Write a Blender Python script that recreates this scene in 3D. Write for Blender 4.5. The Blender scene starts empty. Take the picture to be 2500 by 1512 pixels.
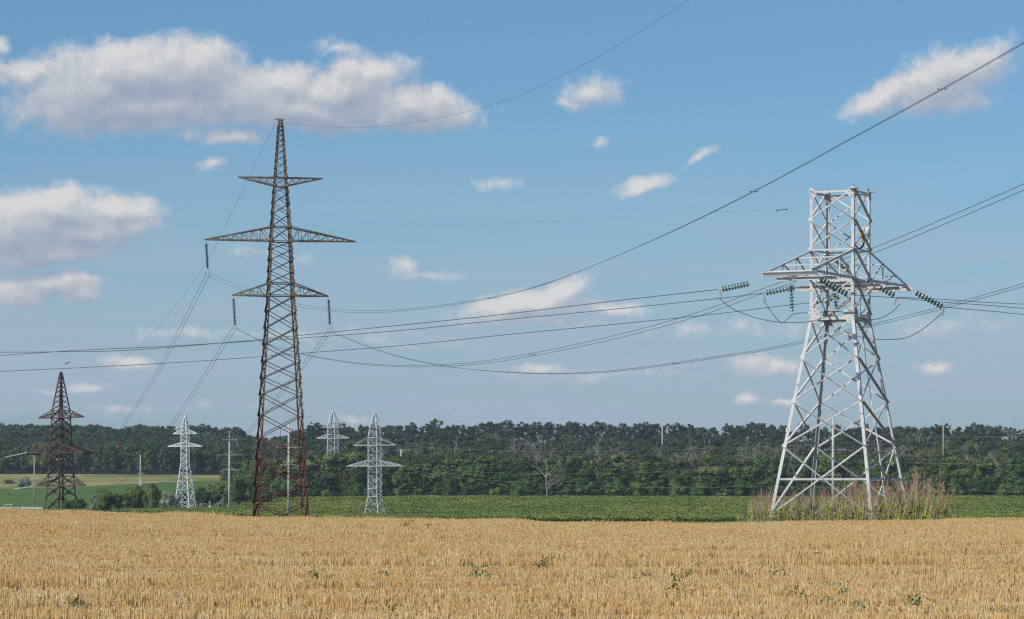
import bpy, math, random
import numpy as np
from mathutils import Vector, Matrix

random.seed(7)
rng = np.random.default_rng(7)
SC = bpy.context.scene
COL = SC.collection

# ------------------------------------------------------------------ camera
F = 7700.0                 # focal length in pixels of a 2500 px wide frame
HZ = 1195.0                # row of the horizon
K = F / 6050.0             # depths below are written in units of K metres
cam_d = bpy.data.cameras.new('camera')
cam = bpy.data.objects.new('camera', cam_d); COL.objects.link(cam)
cam.location = (0, 0, 0); cam.rotation_euler = (math.radians(90), 0, 0)
cam_d.sensor_width = 36.0; cam_d.lens = F / 2500.0 * 36.0
cam_d.shift_y = (HZ - 756.0) / 2500.0
cam_d.clip_start = 0.5; cam_d.clip_end = 20000
SC.camera = cam

# ------------------------------------------------------------------ light
SUN_EL = math.radians(40); SUN_AZ = math.radians(-128)      # azimuth from +Y towards +X
SUN_ST = 3.6; SKY_ST = 0.10; SKY_TINT = (0.50, 0.752, 0.965)
sd = bpy.data.lights.new('sun', 'SUN'); sd.energy = SUN_ST; sd.angle = math.radians(0.5); sd.color = (1.0, 0.955, 0.88)
sun = bpy.data.objects.new('sun', sd); COL.objects.link(sun)
sv = Vector((math.cos(SUN_EL) * math.sin(SUN_AZ), math.cos(SUN_EL) * math.cos(SUN_AZ), math.sin(SUN_EL)))
sun.rotation_euler = sv.to_track_quat('Z', 'Y').to_euler(); sun.location = (0, -20, 60)
SC.view_settings.view_transform = 'Standard'; SC.view_settings.look = 'None'
SC.view_settings.exposure = 0; SC.view_settings.gamma = 1; SC.view_settings.use_curve_mapping = False
SC.cycles.max_bounces = 5; SC.cycles.diffuse_bounces = 2; SC.cycles.glossy_bounces = 2
SC.cycles.transmission_bounces = 3; SC.cycles.transparent_max_bounces = 4; SC.cycles.volume_bounces = 0
SC.cycles.use_denoising = False
SC.cycles.filter_width = 1.3

class NT:
    """tiny helper for building node trees"""
    def __init__(s, tree): s.t = tree; s.n = tree.nodes; s.l = tree.links
    def put(s, sock, v):
        if v is None: return
        if isinstance(v, bpy.types.NodeSocket): s.l.new(v, sock)
        else: sock.default_value = v
    def node(s, typ, **kw):
        n = s.n.new(typ)
        for k, v in kw.items(): setattr(n, k, v)
        return n
    def math(s, op, a, b=None, c=None, clamp=False):
        n = s.n.new('ShaderNodeMath'); n.operation = op; n.use_clamp = clamp
        s.put(n.inputs[0], a); s.put(n.inputs[1], b)
        if c is not None: s.put(n.inputs[2], c)
        return n.outputs[0]
    def vmath(s, op, a, b=None):
        n = s.n.new('ShaderNodeVectorMath'); n.operation = op
        s.put(n.inputs[0], a); s.put(n.inputs[1], b)
        return n.outputs['Value'] if op in ('LENGTH', 'DOT_PRODUCT', 'DISTANCE') else n.outputs[0]
    def comb(s, x, y, z=0.0):
        n = s.n.new('ShaderNodeCombineXYZ'); s.put(n.inputs[0], x); s.put(n.inputs[1], y); s.put(n.inputs[2], z); return n.outputs[0]
    def noise(s, vec, scale, detail=4, rough=0.55, out='Fac', dist=0.0):
        n = s.n.new('ShaderNodeTexNoise'); s.put(n.inputs['Vector'], vec)
        n.inputs['Scale'].default_value = scale; n.inputs['Detail'].default_value = detail
        n.inputs['Roughness'].default_value = rough; n.inputs['Distortion'].default_value = dist
        return n.outputs[out]
    def ramp(s, fac, stops):
        n = s.n.new('ShaderNodeValToRGB'); s.put(n.inputs[0], fac); r = n.color_ramp
        while len(r.elements) < len(stops): r.elements.new(0.5)
        for e, (p, c) in zip(r.elements, stops):
            e.position = p; e.color = (*c, 1) if len(c) == 3 else c
        return n.outputs[0]
    def mixc(s, f, a, b, blend='MIX'):
        n = s.n.new('ShaderNodeMix'); n.data_type = 'RGBA'; n.blend_type = blend
        s.put(n.inputs[0], f)
        s.put(n.inputs[6], (*a, 1) if isinstance(a, tuple) and len(a) == 3 else a)
        s.put(n.inputs[7], (*b, 1) if isinstance(b, tuple) and len(b) == 3 else b)
        return n.outputs[2]
    def smooth(s, x, lo, hi):
        n = s.n.new('ShaderNodeMapRange'); n.interpolation_type = 'SMOOTHSTEP'
        s.put(n.inputs[0], x); n.inputs[1].default_value = lo; n.inputs[2].default_value = hi
        return n.outputs[0]

# ------------------------------------------------------------------ sky with clouds
# (px, py, rx, ry, weight, tilt)
CLOUDS = [
 (55,176,95,40,.85,0),(225,215,185,82,1.25,-.1),(330,170,215,76,1.4,0),(470,165,140,76,1.35,0),(330,252,280,56,1.25,0),
 (600,222,170,64,1.1,0),(700,200,90,50,1.05,0),(840,210,150,66,1.25,-.2),(900,168,66,38,1.15,-.2),(1000,252,155,46,1.25,.1),
 (760,258,260,48,1.15,0),(570,318,85,22,.75,0),(460,322,80,18,.5,0),(190,280,90,22,.7,0),
 (820,108,56,20,.62,0),(1452,215,80,38,.72,0),(1390,240,48,16,.6,0),(2150,226,90,36,.9,-.35),(2290,180,120,60,1.0,-.22),
 (2400,145,90,50,.85,-.25),(2350,230,90,36,.75,0),(2230,232,70,24,.6,0),
 (1457,338,36,21,.62,0),(1716,383,46,13,.6,-.6),(1570,450,66,21,.9,-.2),(1215,447,62,18,.55,0),(530,402,44,21,.6,-.3),
 (50,560,150,84,1.25,0),(150,515,130,54,1.2,0),(200,560,150,50,1.1,0),(290,510,110,40,.95,0),(340,548,60,24,.85,0),(110,610,180,32,.95,0),(30,625,80,30,.8,0),
 (130,695,120,36,1.05,0),(40,712,80,36,1.0,0),(190,715,80,26,.85,0),
 (985,650,40,22,.7,0),(1030,668,90,13,.5,0),(740,635,40,18,.35,0),(610,618,60,14,.3,0),
 (1280,748,150,30,1.15,-.1),(1370,712,80,28,1.1,-.3),(1500,750,80,20,.75,0),(1310,785,190,16,.6,0),
 (310,884,64,24,.8,0),(1320,899,75,20,.7,0),(1880,893,90,28,.85,0),(2275,893,50,22,.6,0),
 (1835,968,42,20,.7,0),(1915,978,36,13,.6,0),(210,952,80,15,.5,0),(120,960,80,10,.3,0),(860,1018,60,12,.5,0),(5,92,20,24,.7,0),
 (560,812,420,20,.42,0),(1000,838,300,16,.38,0),(1750,806,260,26,.45,0),(2300,800,240,30,.42,0),(1500,915,340,16,.36,0),(300,1000,300,14,.34,0),(2050,880,200,14,.36,0),(1320,925,120,12,.5,0),
]
def pix_az_el(px, py):
    az = math.atan((px - 1250) / F); el = math.atan((HZ - py) / F * math.cos(az)); return az, el
world = bpy.data.worlds.new('World'); SC.world = world; world.use_nodes = True
wt = world.node_tree; wt.nodes.clear(); W = NT(wt)
grp = bpy.data.node_groups.new('cloud_density', 'ShaderNodeTree')
grp.interface.new_socket('P', in_out='INPUT', socket_type='NodeSocketVector')
grp.interface.new_socket('D', in_out='OUTPUT', socket_type='NodeSocketFloat')
G = NT(grp); gi = grp.nodes.new('NodeGroupInput'); go = grp.nodes.new('NodeGroupOutput')
P0 = gi.outputs[0]
w1 = G.vmath('SUBTRACT', G.noise(P0, 0.9, 3, 0.5, 'Color'), (0.5, 0.5, 0.5))
wv = G.vmath('MULTIPLY', w1, (0.75, 0.6, 0.0))
P = G.vmath('ADD', P0, wv)
acc = None
U = 100.0        # one unit = 100 px of angle
for (cx, cy, rx, ry, wgt, tilt) in CLOUDS:
    wgt *= .66 if (rx >= 190 and ry <= 30 and cy > 790) or (cx, cy) == (1320, 925) else (.86 if rx < 95 and 800 < cx < 1800 else 1.0)
    cy += 12 if cy < 340 else 0; rx *= 1.14; ry *= (1.35 if tilt else 1.16); wgt = wgt * 1.04 + .06
    az, el = pix_az_el(cx, cy)
    c = (az * F / U, el * F / U, 0.0)
    d = G.vmath('SUBTRACT', P, c)
    if tilt:
        # shear: up on the right for negative tilt
        d = G.vmath('MULTIPLY', G.vmath('ADD', d, G.comb(0.0, G.math('MULTIPLY', G.vmath('DOT_PRODUCT', d, (1, 0, 0)), tilt))), (U / rx, U / ry, 0))
    else:
        d = G.vmath('MULTIPLY', d, (U / rx, U / ry, 0))
    l = G.vmath('LENGTH', d)
    v = G.math('MULTIPLY_ADD', l, -wgt * 0.8, wgt)
    acc = v if acc is None else G.math('SMOOTH_MAX', acc, v, 0.25)
# the sky beyond the frame carries the same kind of scattered fair-weather cloud
sep = G.node('ShaderNodeSeparateXYZ'); G.put(sep.inputs[0], P0)
outside = G.math('MAXIMUM', G.smooth(G.math('ABSOLUTE', sep.outputs[0]), 14.0, 18.0), G.smooth(sep.outputs[1], 13.0, 16.0))
gen = G.math('SUBTRACT', G.noise(G.vmath('MULTIPLY', P0, (0.16, 0.3, 0.0)), 1.0, 3, 0.5), 0.6)
gen = G.math('MULTIPLY', G.math('MULTIPLY_ADD', gen, 5.0, 0.3), outside)
gen = G.math('SUBTRACT', gen, G.math('MULTIPLY_ADD', outside, -1.0, 1.0))
acc = G.math('MAXIMUM', acc, gen)
det = G.math('SUBTRACT', G.noise(P0, 1.7, 8, 0.67), 0.5)
D = G.math('MULTIPLY_ADD', det, 1.1, acc)
grp.links.new(D, go.inputs[0])

tc = W.node('ShaderNodeTexCoord')
sx = W.node('ShaderNodeSeparateXYZ'); W.put(sx.inputs[0], tc.outputs['Generated'])
az = W.math('ARCTAN2', sx.outputs[0], sx.outputs[1])
hor = W.math('SQRT', W.math('ADD', W.math('MULTIPLY', sx.outputs[0], sx.outputs[0]), W.math('MULTIPLY', sx.outputs[1], sx.outputs[1])))
el = W.math('ARCTAN2', sx.outputs[2], hor)
Pw = W.comb(W.math('MULTIPLY', az, F / U), W.math('MULTIPLY', el, F / U), 0.0)
def dens(off):
    n = wt.nodes.new('ShaderNodeGroup'); n.node_tree = grp
    W.put(n.inputs[0], W.vmath('ADD', Pw, off) if off else Pw); return n.outputs[0]
d0 = dens(None); d1 = dens((-0.14, 0.26, 0.0)); d2 = dens((-0.12, 0.75, 0.0))
alpha = W.math('MULTIPLY', W.smooth(d0, 0.06, 0.74), 0.96)
# bright where little cloud lies between the point and the sun, grey towards the base
lit = W.math('ADD', W.math('MULTIPLY', W.math('SUBTRACT', d0, d1), 0.75), W.math('MULTIPLY_ADD', d2, -0.34, 0.66), clamp=True)
ccol = W.ramp(lit, [(0.0, (0.345, 0.42, 0.54)), (0.42, (0.465, 0.52, 0.61)), (0.75, (0.61, 0.63, 0.675)), (1.0, (0.76, 0.76, 0.76))])
sky = W.node('ShaderNodeTexSky'); sky.sky_type = 'NISHITA'; sky.sun_disc = False
sky.sun_elevation = SUN_EL; sky.sun_rotation = SUN_AZ; sky.air_density = 1.0; sky.dust_density = 0.6; sky.ozone_density = 1.6; sky.altitude = 100
# thin lavender veil low over the horizon
veil = W.math('MULTIPLY', W.math('SUBTRACT', 1.0, W.smooth(sx.outputs[2], 0.012, 0.135)), 1.0)
vn = W.noise(W.vmath('MULTIPLY', Pw, (0.10, 0.9, 0.0)), 1.0, 4, 0.6)
veil = W.math('MULTIPLY', veil, W.math('MULTIPLY_ADD', W.smooth(vn, 0.3, 0.62), 0.6, 0.4))
sky_c = W.mixc(1.0, sky.outputs[0], SKY_TINT, 'MULTIPLY')
bg_sky = W.node('ShaderNodeBackground'); W.put(bg_sky.inputs[0], sky_c); bg_sky.inputs[1].default_value = SKY_ST
bg_cl = W.node('ShaderNodeBackground'); W.put(bg_cl.inputs[0], ccol); bg_cl.inputs[1].default_value = 0.92
bg_ve = W.node('ShaderNodeBackground'); bg_ve.inputs[0].default_value = (0.378, 0.478, 0.605, 1); bg_ve.inputs[1].default_value = 1.0
mv = W.node('ShaderNodeMixShader'); W.put(mv.inputs[0], W.math('MULTIPLY', veil, 1.0)); wt.links.new(bg_sky.outputs[0], mv.inputs[1]); wt.links.new(bg_ve.outputs[0], mv.inputs[2])
mc = W.node('ShaderNodeMixShader'); W.put(mc.inputs[0], alpha); wt.links.new(mv.outputs[0], mc.inputs[1]); wt.links.new(bg_cl.outputs[0], mc.inputs[2])
wo = W.node('ShaderNodeOutputWorld'); wt.links.new(mc.outputs[0], wo.inputs[0])

# ------------------------------------------------------------------ materials
def material(name, rough=0.8, spec=0.3, metal=0.0):
    m = bpy.data.materials.new(name); m.use_nodes = True
    n = NT(m.node_tree); b = m.node_tree.nodes['Principled BSDF']
    b.inputs['Roughness'].default_value = rough; b.inputs['Specular IOR Level'].default_value = spec; b.inputs['Metallic'].default_value = metal
    return m, n, b
def pos(n): return n.node('ShaderNodeNewGeometry').outputs['Position']
def mat_plain(name, c, c2=None, scale=3.0, rough=0.8, spec=0.3, detail=5):
    m, n, b = material(name, rough, spec)
    if c2 is None: b.inputs['Base Color'].default_value = (*c, 1)
    else:
        f = n.noise(pos(n), scale, detail, 0.6)
        n.put(b.inputs['Base Color'], n.ramp(f, [(0.3, c), (0.7, c2)]))
    return m
def mat_zinc():
    m, n, b = material('galvanised_paint', 0.55, 0.35)
    p = pos(n); f = n.noise(p, 1.2, 6, 0.65); g = n.noise(n.vmath('MULTIPLY', p, (1, 1, .25)), 14.0, 4, 0.7)
    c = n.ramp(f, [(0.25, (0.46, 0.45, 0.43)), (0.5, (0.62, 0.61, 0.59)), (0.75, (0.70, 0.69, 0.67))])
    c = n.mixc(n.smooth(g, 0.56, 0.72), c, (0.36, 0.31, 0.26))
    # mud and peeling near the ground
    s = n.node('ShaderNodeSeparateXYZ'); n.put(s.inputs[0], p)
    low = n.math('SUBTRACT', 1.0, n.smooth(s.outputs[2], -1.2, 0.8))
    ch = n.math('MULTIPLY', low, n.smooth(n.noise(p, 22.0, 3, 0.7), 0.50, 0.60))
    c = n.mixc(ch, c, (0.16, 0.15, 0.15))
    n.put(b.inputs['Base Color'], c); return m
def mat_brown():
    m, n, b = material('weathered_rusty_steel', 0.75, 0.25)
    p = pos(n); s = n.node('ShaderNodeSeparateXYZ'); n.put(s.inputs[0], p)
    f = n.noise(p, 1.6, 6, 0.65)
    up = n.ramp(f, [(0.3, (0.08, 0.055, 0.042)), (0.52, (0.19, 0.145, 0.11)), (0.72, (0.38, 0.29, 0.19))])
    dn = n.ramp(f, [(0.3, (0.11, 0.030, 0.023)), (0.7, (0.20, 0.06, 0.045))])
    h = n.smooth(n.math('MULTIPLY_ADD', f, 4.0, s.outputs[2]), 5.0, 11.5)
    n.put(b.inputs['Base Color'], n.mixc(h, dn, up)); return m
def mat_darkrust():
    m, n, b = material('dark_rusty_steel', 0.8, 0.2)
    f = n.noise(pos(n), 0.9, 6, 0.65)
    n.put(b.inputs['Base Color'], n.ramp(f, [(0.3, (0.045, 0.026, 0.021)), (0.55, (0.11, 0.065, 0.052)), (0.78, (0.25, 0.15, 0.115))])); return m
def mat_foliage(name, stops, scale=0.35):
    m, n, b = material(name, 0.7, 0.25)
    oi = n.node('ShaderNodeObjectInfo')
    c = n.ramp(oi.outputs['Random'], stops)
    f = n.noise(pos(n), scale, 4, 0.7)
    n.put(b.inputs['Base Color'], n.mixc(1.0, c, n.ramp(f, [(0.3, (0.50, 0.55, 0.6)), (0.5, (1.05, 1.08, 0.95)), (0.7, (1.75, 1.65, 1.2))]), 'MULTIPLY'))
    return m
M_ZINC = mat_zinc(); M_BROWN = mat_brown(); M_DARK = mat_darkrust()
M_PLATE = mat_plain('lichen_stained_gusset', (0.14, 0.10, 0.06), (0.42, 0.32, 0.17), 3.0, 0.85)
M_BOLT = mat_plain('dark_bolt', (0.05, 0.05, 0.055), rough=0.6)
M_ZFAR = mat_plain('pale_zinc', (0.66, 0.68, 0.68), (0.80, 0.81, 0.80), 0.8, 0.6)
M_ZGREY = mat_plain('grey_zinc', (0.42, 0.45, 0.45), (0.60, 0.62, 0.62), 0.8, 0.6)
M_WIRE = mat_plain('aluminium_conductor_weathered', (0.05, 0.055, 0.065), (0.09, 0.095, 0.10), 5.0, 0.6, 0.4)
M_WIREL = mat_plain('aluminium_conductor_bright', (0.20, 0.23, 0.23), (0.30, 0.32, 0.31), 2.0, 0.5, 0.4)
M_FIT = mat_plain('galvanised_fitting', (0.45, 0.42, 0.38), (0.62, 0.58, 0.52), 8.0, 0.5, 0.4)
M_CONC = mat_plain('concrete_pole_pale', (0.46, 0.45, 0.42), (0.60, 0.58, 0.54), 0.7, 0.9)
M_WOOD = mat_plain('buff_pole', (0.34, 0.27, 0.20), (0.50, 0.42, 0.32), 0.8, 0.9)
M_RUSTA = mat_plain('rusty_pole_arm', (0.35, 0.30, 0.26), (0.55, 0.50, 0.45), 1.5, 0.8)
def mat_glass():
    m, n, b = material('green_insulator_glass', 0.12, 0.6)
    n.put(b.inputs['Base Color'], n.ramp(n.noise(pos(n), 9.0, 2, 0.5), [(0.3, (0.06, 0.19, 0.17)), (0.7, (0.22, 0.42, 0.38))]))
    b.inputs['Transmission Weight'].default_value = 0.35; b.inputs['IOR'].default_value = 1.5
    return m
M_GLASS = mat_glass()
M_GLASSD = mat_plain('dark_insulator_glass', (0.03, 0.06, 0.055), (0.07, 0.11, 0.10), 5.0, 0.3, 0.5)

# ------------------------------------------------------------------ mesh helper
class MB:
    def __init__(s): s.v = []; s.f = []; s.m = []
    def add(s, vs, fs, mi=0):
        o = len(s.v); s.v.extend([tuple(v) for v in vs]); s.f.extend([tuple(i + o for i in f) for f in fs]); s.m.extend([mi] * len(fs))
    def prism(s, p, q, poly, d1, d2, mi=0):
        p = Vector(p); q = Vector(q); n = len(poly)
        vs = [p + d1 * a + d2 * b for a, b in poly] + [q + d1 * a + d2 * b for a, b in poly]
        fs = [(i, (i + 1) % n, n + (i + 1) % n, n + i) for i in range(n)] + [tuple(range(n))[::-1], tuple(range(n, 2 * n))]
        s.add(vs, fs, mi)
    def L(s, p, q, w1, d1, w2, d2, t=0.012, mi=0):
        """steel angle from p to q, flanges along d1 and d2"""
        p = Vector(p); q = Vector(q); a = (q - p).normalized()
        d1 = (Vector(d1) - a * a.dot(Vector(d1))).normalized()
        d2 = Vector(d2); d2 = (d2 - a * a.dot(d2)); d2 = (d2 - d1 * d1.dot(d2)).normalized()
        s.prism(p, q, [(0, 0), (w1, 0), (w1, t), (t, t), (t, w2), (0, w2)], d1, d2, mi)
    def box(s, c, ax, ay, az_, mi=0):
        c = Vector(c); ax = Vector(ax); ay = Vector(ay); az_ = Vector(az_)
        vs = [c + ax * i + ay * j + az_ * k for k in (-1, 1) for j in (-1, 1) for i in (-1, 1)]
        s.add(vs, [(0, 2, 3, 1), (4, 5, 7, 6), (0, 1, 5, 4), (2, 6, 7, 3), (0, 4, 6, 2), (1, 3, 7, 5)], mi)
    def bar(s, p, q, w, h=None, up=(0, 0, 1), mi=0):
        p = Vector(p); q = Vector(q); h = h or w; a = (q - p); ln = a.length; a.normalize()
        u = Vector(up)
        if abs(a.dot(u)) > 0.98: u = Vector((1, 0, 0))
        sd_ = a.cross(u).normalized(); u = sd_.cross(a)
        s.box((p + q) / 2, sd_ * w / 2, u * h / 2, a * ln / 2, mi)
    def tube(s, pts, r, n=5, r2=None, mi=0):
        pts = [Vector(p) for p in pts]; k = len(pts); vs = []; fs = []
        ref = Vector((0.1, 0.2, 1)).normalized()
        for i, p in enumerate(pts):
            a = (pts[min(i + 1, k - 1)] - pts[max(i - 1, 0)]).normalized()
            rr = ref if abs(a.dot(ref)) < 0.95 else Vector((1, 0, 0))
            x = a.cross(rr).normalized(); y = a.cross(x)
            ri = r if r2 is None else r + (r2 - r) * i / (k - 1)
            for j in range(n):
                t = 2 * math.pi * j / n; vs.append(p + x * math.cos(t) * ri + y * math.sin(t) * ri)
        for i in range(k - 1):
            for j in range(n):
                a0 = i * n + j; a1 = i * n + (j + 1) % n; fs.append((a0, a1, a1 + n, a0 + n))
        fs.append(tuple(range(n))[::-1]); fs.append(tuple(range((k - 1) * n, k * n)))
        s.add(vs, fs, mi)
    def lathe(s, prof, n=12, mi=0, mis=None):
        vs = []; fs = []
        for r, z in prof:
            for j in range(n):
                t = 2 * math.pi * j / n; vs.append((r * math.cos(t), r * math.sin(t), z))
        o = len(s.v); s.v.extend(vs)
        for i in range(len(prof) - 1):
            for j in range(n):
                a0 = i * n + j; a1 = i * n + (j + 1) % n
                s.f.append((o + a0, o + a1, o + a1 + n, o + a0 + n)); s.m.append(mis[i] if mis else mi)
    def mesh(s, name, mats, org=(0, 0, 0), smooth=False):
        me = bpy.data.meshes.new(name); o = Vector(org)
        me.from_pydata([(v[0] - o[0], v[1] - o[1], v[2] - o[2]) for v in s.v], [], s.f)
        mats = mats if isinstance(mats, (list, tuple)) else [mats]
        for m in mats: me.materials.append(m)
        if len(mats) > 1: me.polygons.foreach_set('material_index', s.m)
        if smooth: me.polygons.foreach_set('use_smooth', [True] * len(me.polygons))
        me.update(); return me
    def build(s, name, mats, parent=None, org=(0, 0, 0), smooth=False):
        o = bpy.data.objects.new(name, s.mesh(name, mats, org, smooth)); COL.objects.link(o)
        if parent is not None: o.parent = parent
        return o
def tag(o, label=None, cat=None, group=None, kind=None):
    if label: o['label'] = label
    if cat: o['category'] = cat
    if group: o['group'] = group
    if kind: o['kind'] = kind
    return o
def empty(name, loc, label, cat, group=None):
    o = bpy.data.objects.new(name, None); COL.objects.link(o); o.location = loc; o.empty_display_size = 0.3
    return tag(o, label, cat, group)
def at(px, py, Yo): return Vector(((px - 1250) * Yo / 6050.0, K * Yo, (HZ - py) * Yo / 6050.0))
def zof(py, Yo): return (HZ - py) * Yo / 6050.0

# ------------------------------------------------------------------ terrain
EDGE_PX = np.array([-2500, -300, 0, 150, 170, 370, 430, 520, 600, 700, 850, 1000, 1100, 1240, 1300, 1350, 1500, 1700, 1850, 2180, 2310, 2320, 2500, 2900, 5000.])
EDGE_PY = np.array([1240, 1240, 1239, 1246, 1243, 1253.5, 1249, 1254, 1259, 1262, 1260, 1264, 1264, 1264, 1268, 1272, 1271, 1271, 1271, 1267, 1265, 1263.5, 1262, 1262, 1262.])
def edge_Y(px): return np.interp(px, [0, 600, 1300, 1700, 2500], [150, 136, 120, 104.5, 103])
def edge_z(px): return -(np.interp(px, EDGE_PX, EDGE_PY) - HZ) / 6050.0 * edge_Y(px) - 0.19
RY = np.array([103, 106, 112, 122, 150, 224, 400, 560, 620, 700, 800, 900, 1000, 1100, 1160, 1200, 1240, 1400, 1700, 2200, 4000.])
RZ = np.array([-1.5, -1.36, -1.3, -1.75, -2.3, -3.3, -5.3, -6.35, -5.0, -2.55, 0.0, 3.0, 6.5, 11.5, 15.5, 19.5, 20.5, 14, 4, 0, 0.])
LY = np.array([136, 160, 224, 350, 500, 560, 640, 720, 800, 900, 1000, 1100, 1200, 1300, 1400, 1480, 1560, 1800, 2200, 4000.])
LZ = np.array([-1.2, -1.75, -3.0, -4.4, -5.3, -5.0, -4.2, -3.0, -1.6, 0.9, 3.6, 6.3, 9.0, 13.5, 21.0, 26.5, 27.0, 15, 4, 0.])
def sstep(x, a, b): t = np.clip((x - a) / (b - a), 0, 1); return t * t * (3 - 2 * t)
def ground(X, Y):
    """terrain height; X and Y in metres"""
    X = np.asarray(X, float); Yo = np.asarray(Y, float) / K
    px = 1250 + 6050 * X / np.maximum(Yo, 25.0); px = np.clip(px, -2400, 4900)
    eY = edge_Y(px); eZ = edge_z(px)
    t = np.clip((Yo - 25) / (eY - 25), 0, 1)
    near = -1.72 + (eZ + 1.72) * t ** 1.5 + 0.05 * np.sin(X * .35 + Yo * .11) * np.sin(Yo * .16 + 1.3) * np.sin(t * np.pi)
    r = np.interp(Yo, RY, RZ); l = np.interp(Yo, LY, LZ)
    w = sstep(px, 560, 760)
    far = l * (1 - w) + r * w
    far = far - (1 - sstep(px, 1740, 1830) * (1 - sstep(px, 2330, 2400))) * .7 * (1 - sstep(Yo, 150, 260))
    far = far + 0.35 * np.sin(X * .031 + 2) * np.sin(Yo * .012) * sstep(Yo, 500, 900)
    # a slight roll just behind the crest
    b = sstep(Yo, eY, eY + 9)
    return np.where(Yo <= eY, near, eZ * (1 - b) + far * b)
def gz(X, Y): return float(ground(X, Y))

def sheet(name, pxs, Yos, mat, off, label=None, tail=None, ylo=None, yhi=None):
    """grid sheet over the terrain; pxs picture columns, Yos depth rows (0..1 between ylo(px) and yhi(px) when given)"""
    pxs = np.asarray(pxs, float); rows = []
    for Yv in Yos:
        if ylo is not None: yy = ylo(pxs) + (yhi(pxs) - ylo(pxs)) * Yv
        else: yy = np.full_like(pxs, Yv)
        X = (pxs - 1250) / 6050 * np.maximum(yy, 25.0)
        rows.append(np.stack([X, yy * K, ground(X, yy * K) + off], 1))
    A = np.concatenate(rows); nx = len(pxs); ny = len(Yos)
    i = np.arange(nx - 1); f = []
    for r in range(ny - 1):
        a = r * nx + i; f.append(np.stack([a, a + 1, a + 1 + nx, a + nx], 1))
    f = np.concatenate(f)
    me = bpy.data.meshes.new(name); me.from_pydata(A.tolist(), [], f.tolist()); me.materials.append(mat)
    me.polygons.foreach_set('use_smooth', [True] * len(me.polygons)); me.update()
    o = bpy.data.objects.new(name, me); COL.objects.link(o); tag(o, label, kind='structure'); return o

m, n, b = material('woodland_floor', 0.95, 0.1)
f = n.noise(pos(n), 0.05, 6, 0.65)
n.put(b.inputs['Base Color'], n.ramp(f, [(0.3, (0.025, 0.035, 0.015)), (0.6, (0.05, 0.06, 0.025)), (0.8, (0.08, 0.07, 0.035))])); M_FLOOR = m
m, n, b = material('stubble_soil', 0.95, 0.1)
p = pos(n); f = n.noise(p, 6.0, 6, 0.7); g = n.noise(n.vmath('MULTIPLY', p, (.05, .35, 0)), 1.0, 4, 0.6)
c = n.ramp(f, [(0.3, (0.15, 0.095, 0.05)), (0.55, (0.36, 0.25, 0.13)), (0.75, (0.60, 0.46, 0.27))])
n.put(b.inputs['Base Color'], c); M_SOIL = m
m, n, b = material('bean_field_soil', 0.95, 0.1)
f = n.noise(pos(n), 0.8, 6, 0.7)
n.put(b.inputs['Base Color'], n.ramp(f, [(0.3, (0.03, 0.055, 0.016)), (0.7, (0.06, 0.10, 0.03))])); M_BEANSOIL = m
m, n, b = material('young_green_crop', 0.9, 0.15)
p = pos(n); f = n.noise(n.vmath('MULTIPLY', p, (.5, .12, 1)), 1.0, 7, 0.75); g = n.noise(n.vmath('MULTIPLY', p, (.02, .012, 0)), 1.0, 3, 0.5)
c = n.ramp(f, [(0.25, (0.055, 0.105, 0.020)), (0.5, (0.080, 0.155, 0.030)), (0.75, (0.115, 0.205, 0.042))])
n.put(b.inputs['Base Color'], n.mixc(n.smooth(g, .35, .65), c, n.mixc(1.0, c, (1.25, 1.12, .9), 'MULTIPLY'))); M_CROP = m
m, n, b = material('dry_meadow_grass', 0.95, 0.1)
p = pos(n); f = n.noise(n.vmath('MULTIPLY', p, (.10, .03, 1)), 1.0, 7, 0.7); g = n.noise(n.vmath('MULTIPLY', p, (.018, .012, 0)), 1.0, 4, 0.6)
c = n.ramp(f, [(0.3, (0.18, 0.18, 0.06)), (0.5, (0.33, 0.29, 0.11)), (0.7, (0.48, 0.39, 0.17))])
c = n.mixc(n.smooth(g, .42, .6), c, (0.20, 0.215, 0.075))
n.put(b.inputs['Base Color'], c); M_MEADOW = m

upx = np.unique(np.concatenate([np.linspace(-6500, -300, 30), np.linspace(-300, 2800, 190), np.linspace(2800, 9000, 30)]))
Yk = np.unique(np.concatenate([[-250, -150, -80, -40, -10, 5, 15], np.linspace(20, 100, 30), np.linspace(102, 165, 64), np.linspace(170, 1600, 240), np.linspace(1650, 2600, 20)]))
sheet('ground', upx, Yk, M_FLOOR, 0.0)
spx = np.linspace(-220, 2720, 200)
sheet('stubble_field', spx, np.linspace(0, 1, 90), M_SOIL, 0.03, 'dry straw-coloured stubble ground', ylo=lambda p: p * 0 + 24.0, yhi=edge_Y)
def forest_edge(px):        # depth (old units) at which the wood begins
    return np.interp(px, [-3000, 540, 600, 640, 700, 1000, 2500, 6000], [1108, 1095, 800, 712, 690, 698, 704, 704])
sheet('bean_field', np.linspace(300, 2720, 160), np.linspace(0, 1, 60), M_BEANSOIL, 0.03, 'green bean field beyond the stubble', ylo=lambda p: edge_Y(p) + 9 + p * 0, yhi=lambda p: np.minimum(forest_edge(p) + 5, 706))
def crop_far(px): return np.interp(px, [-400, 0, 180, 520, 640], [868, 872, 892, 985, 1020])
sheet('green_crop_field', np.linspace(-260, 640, 90), np.linspace(0, 1, 40), M_CROP, 0.06, 'bright green crop field on the left slope', ylo=lambda p: 560 + 0 * p, yhi=crop_far)
sheet('dry_meadow', np.linspace(-260, 640, 90), np.linspace(0, 1, 40), M_MEADOW, 0.05, 'yellowed grass strip between crop and wood', ylo=lambda p: crop_far(p) - 4, yhi=lambda p: 1112 + 0 * p)

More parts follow.
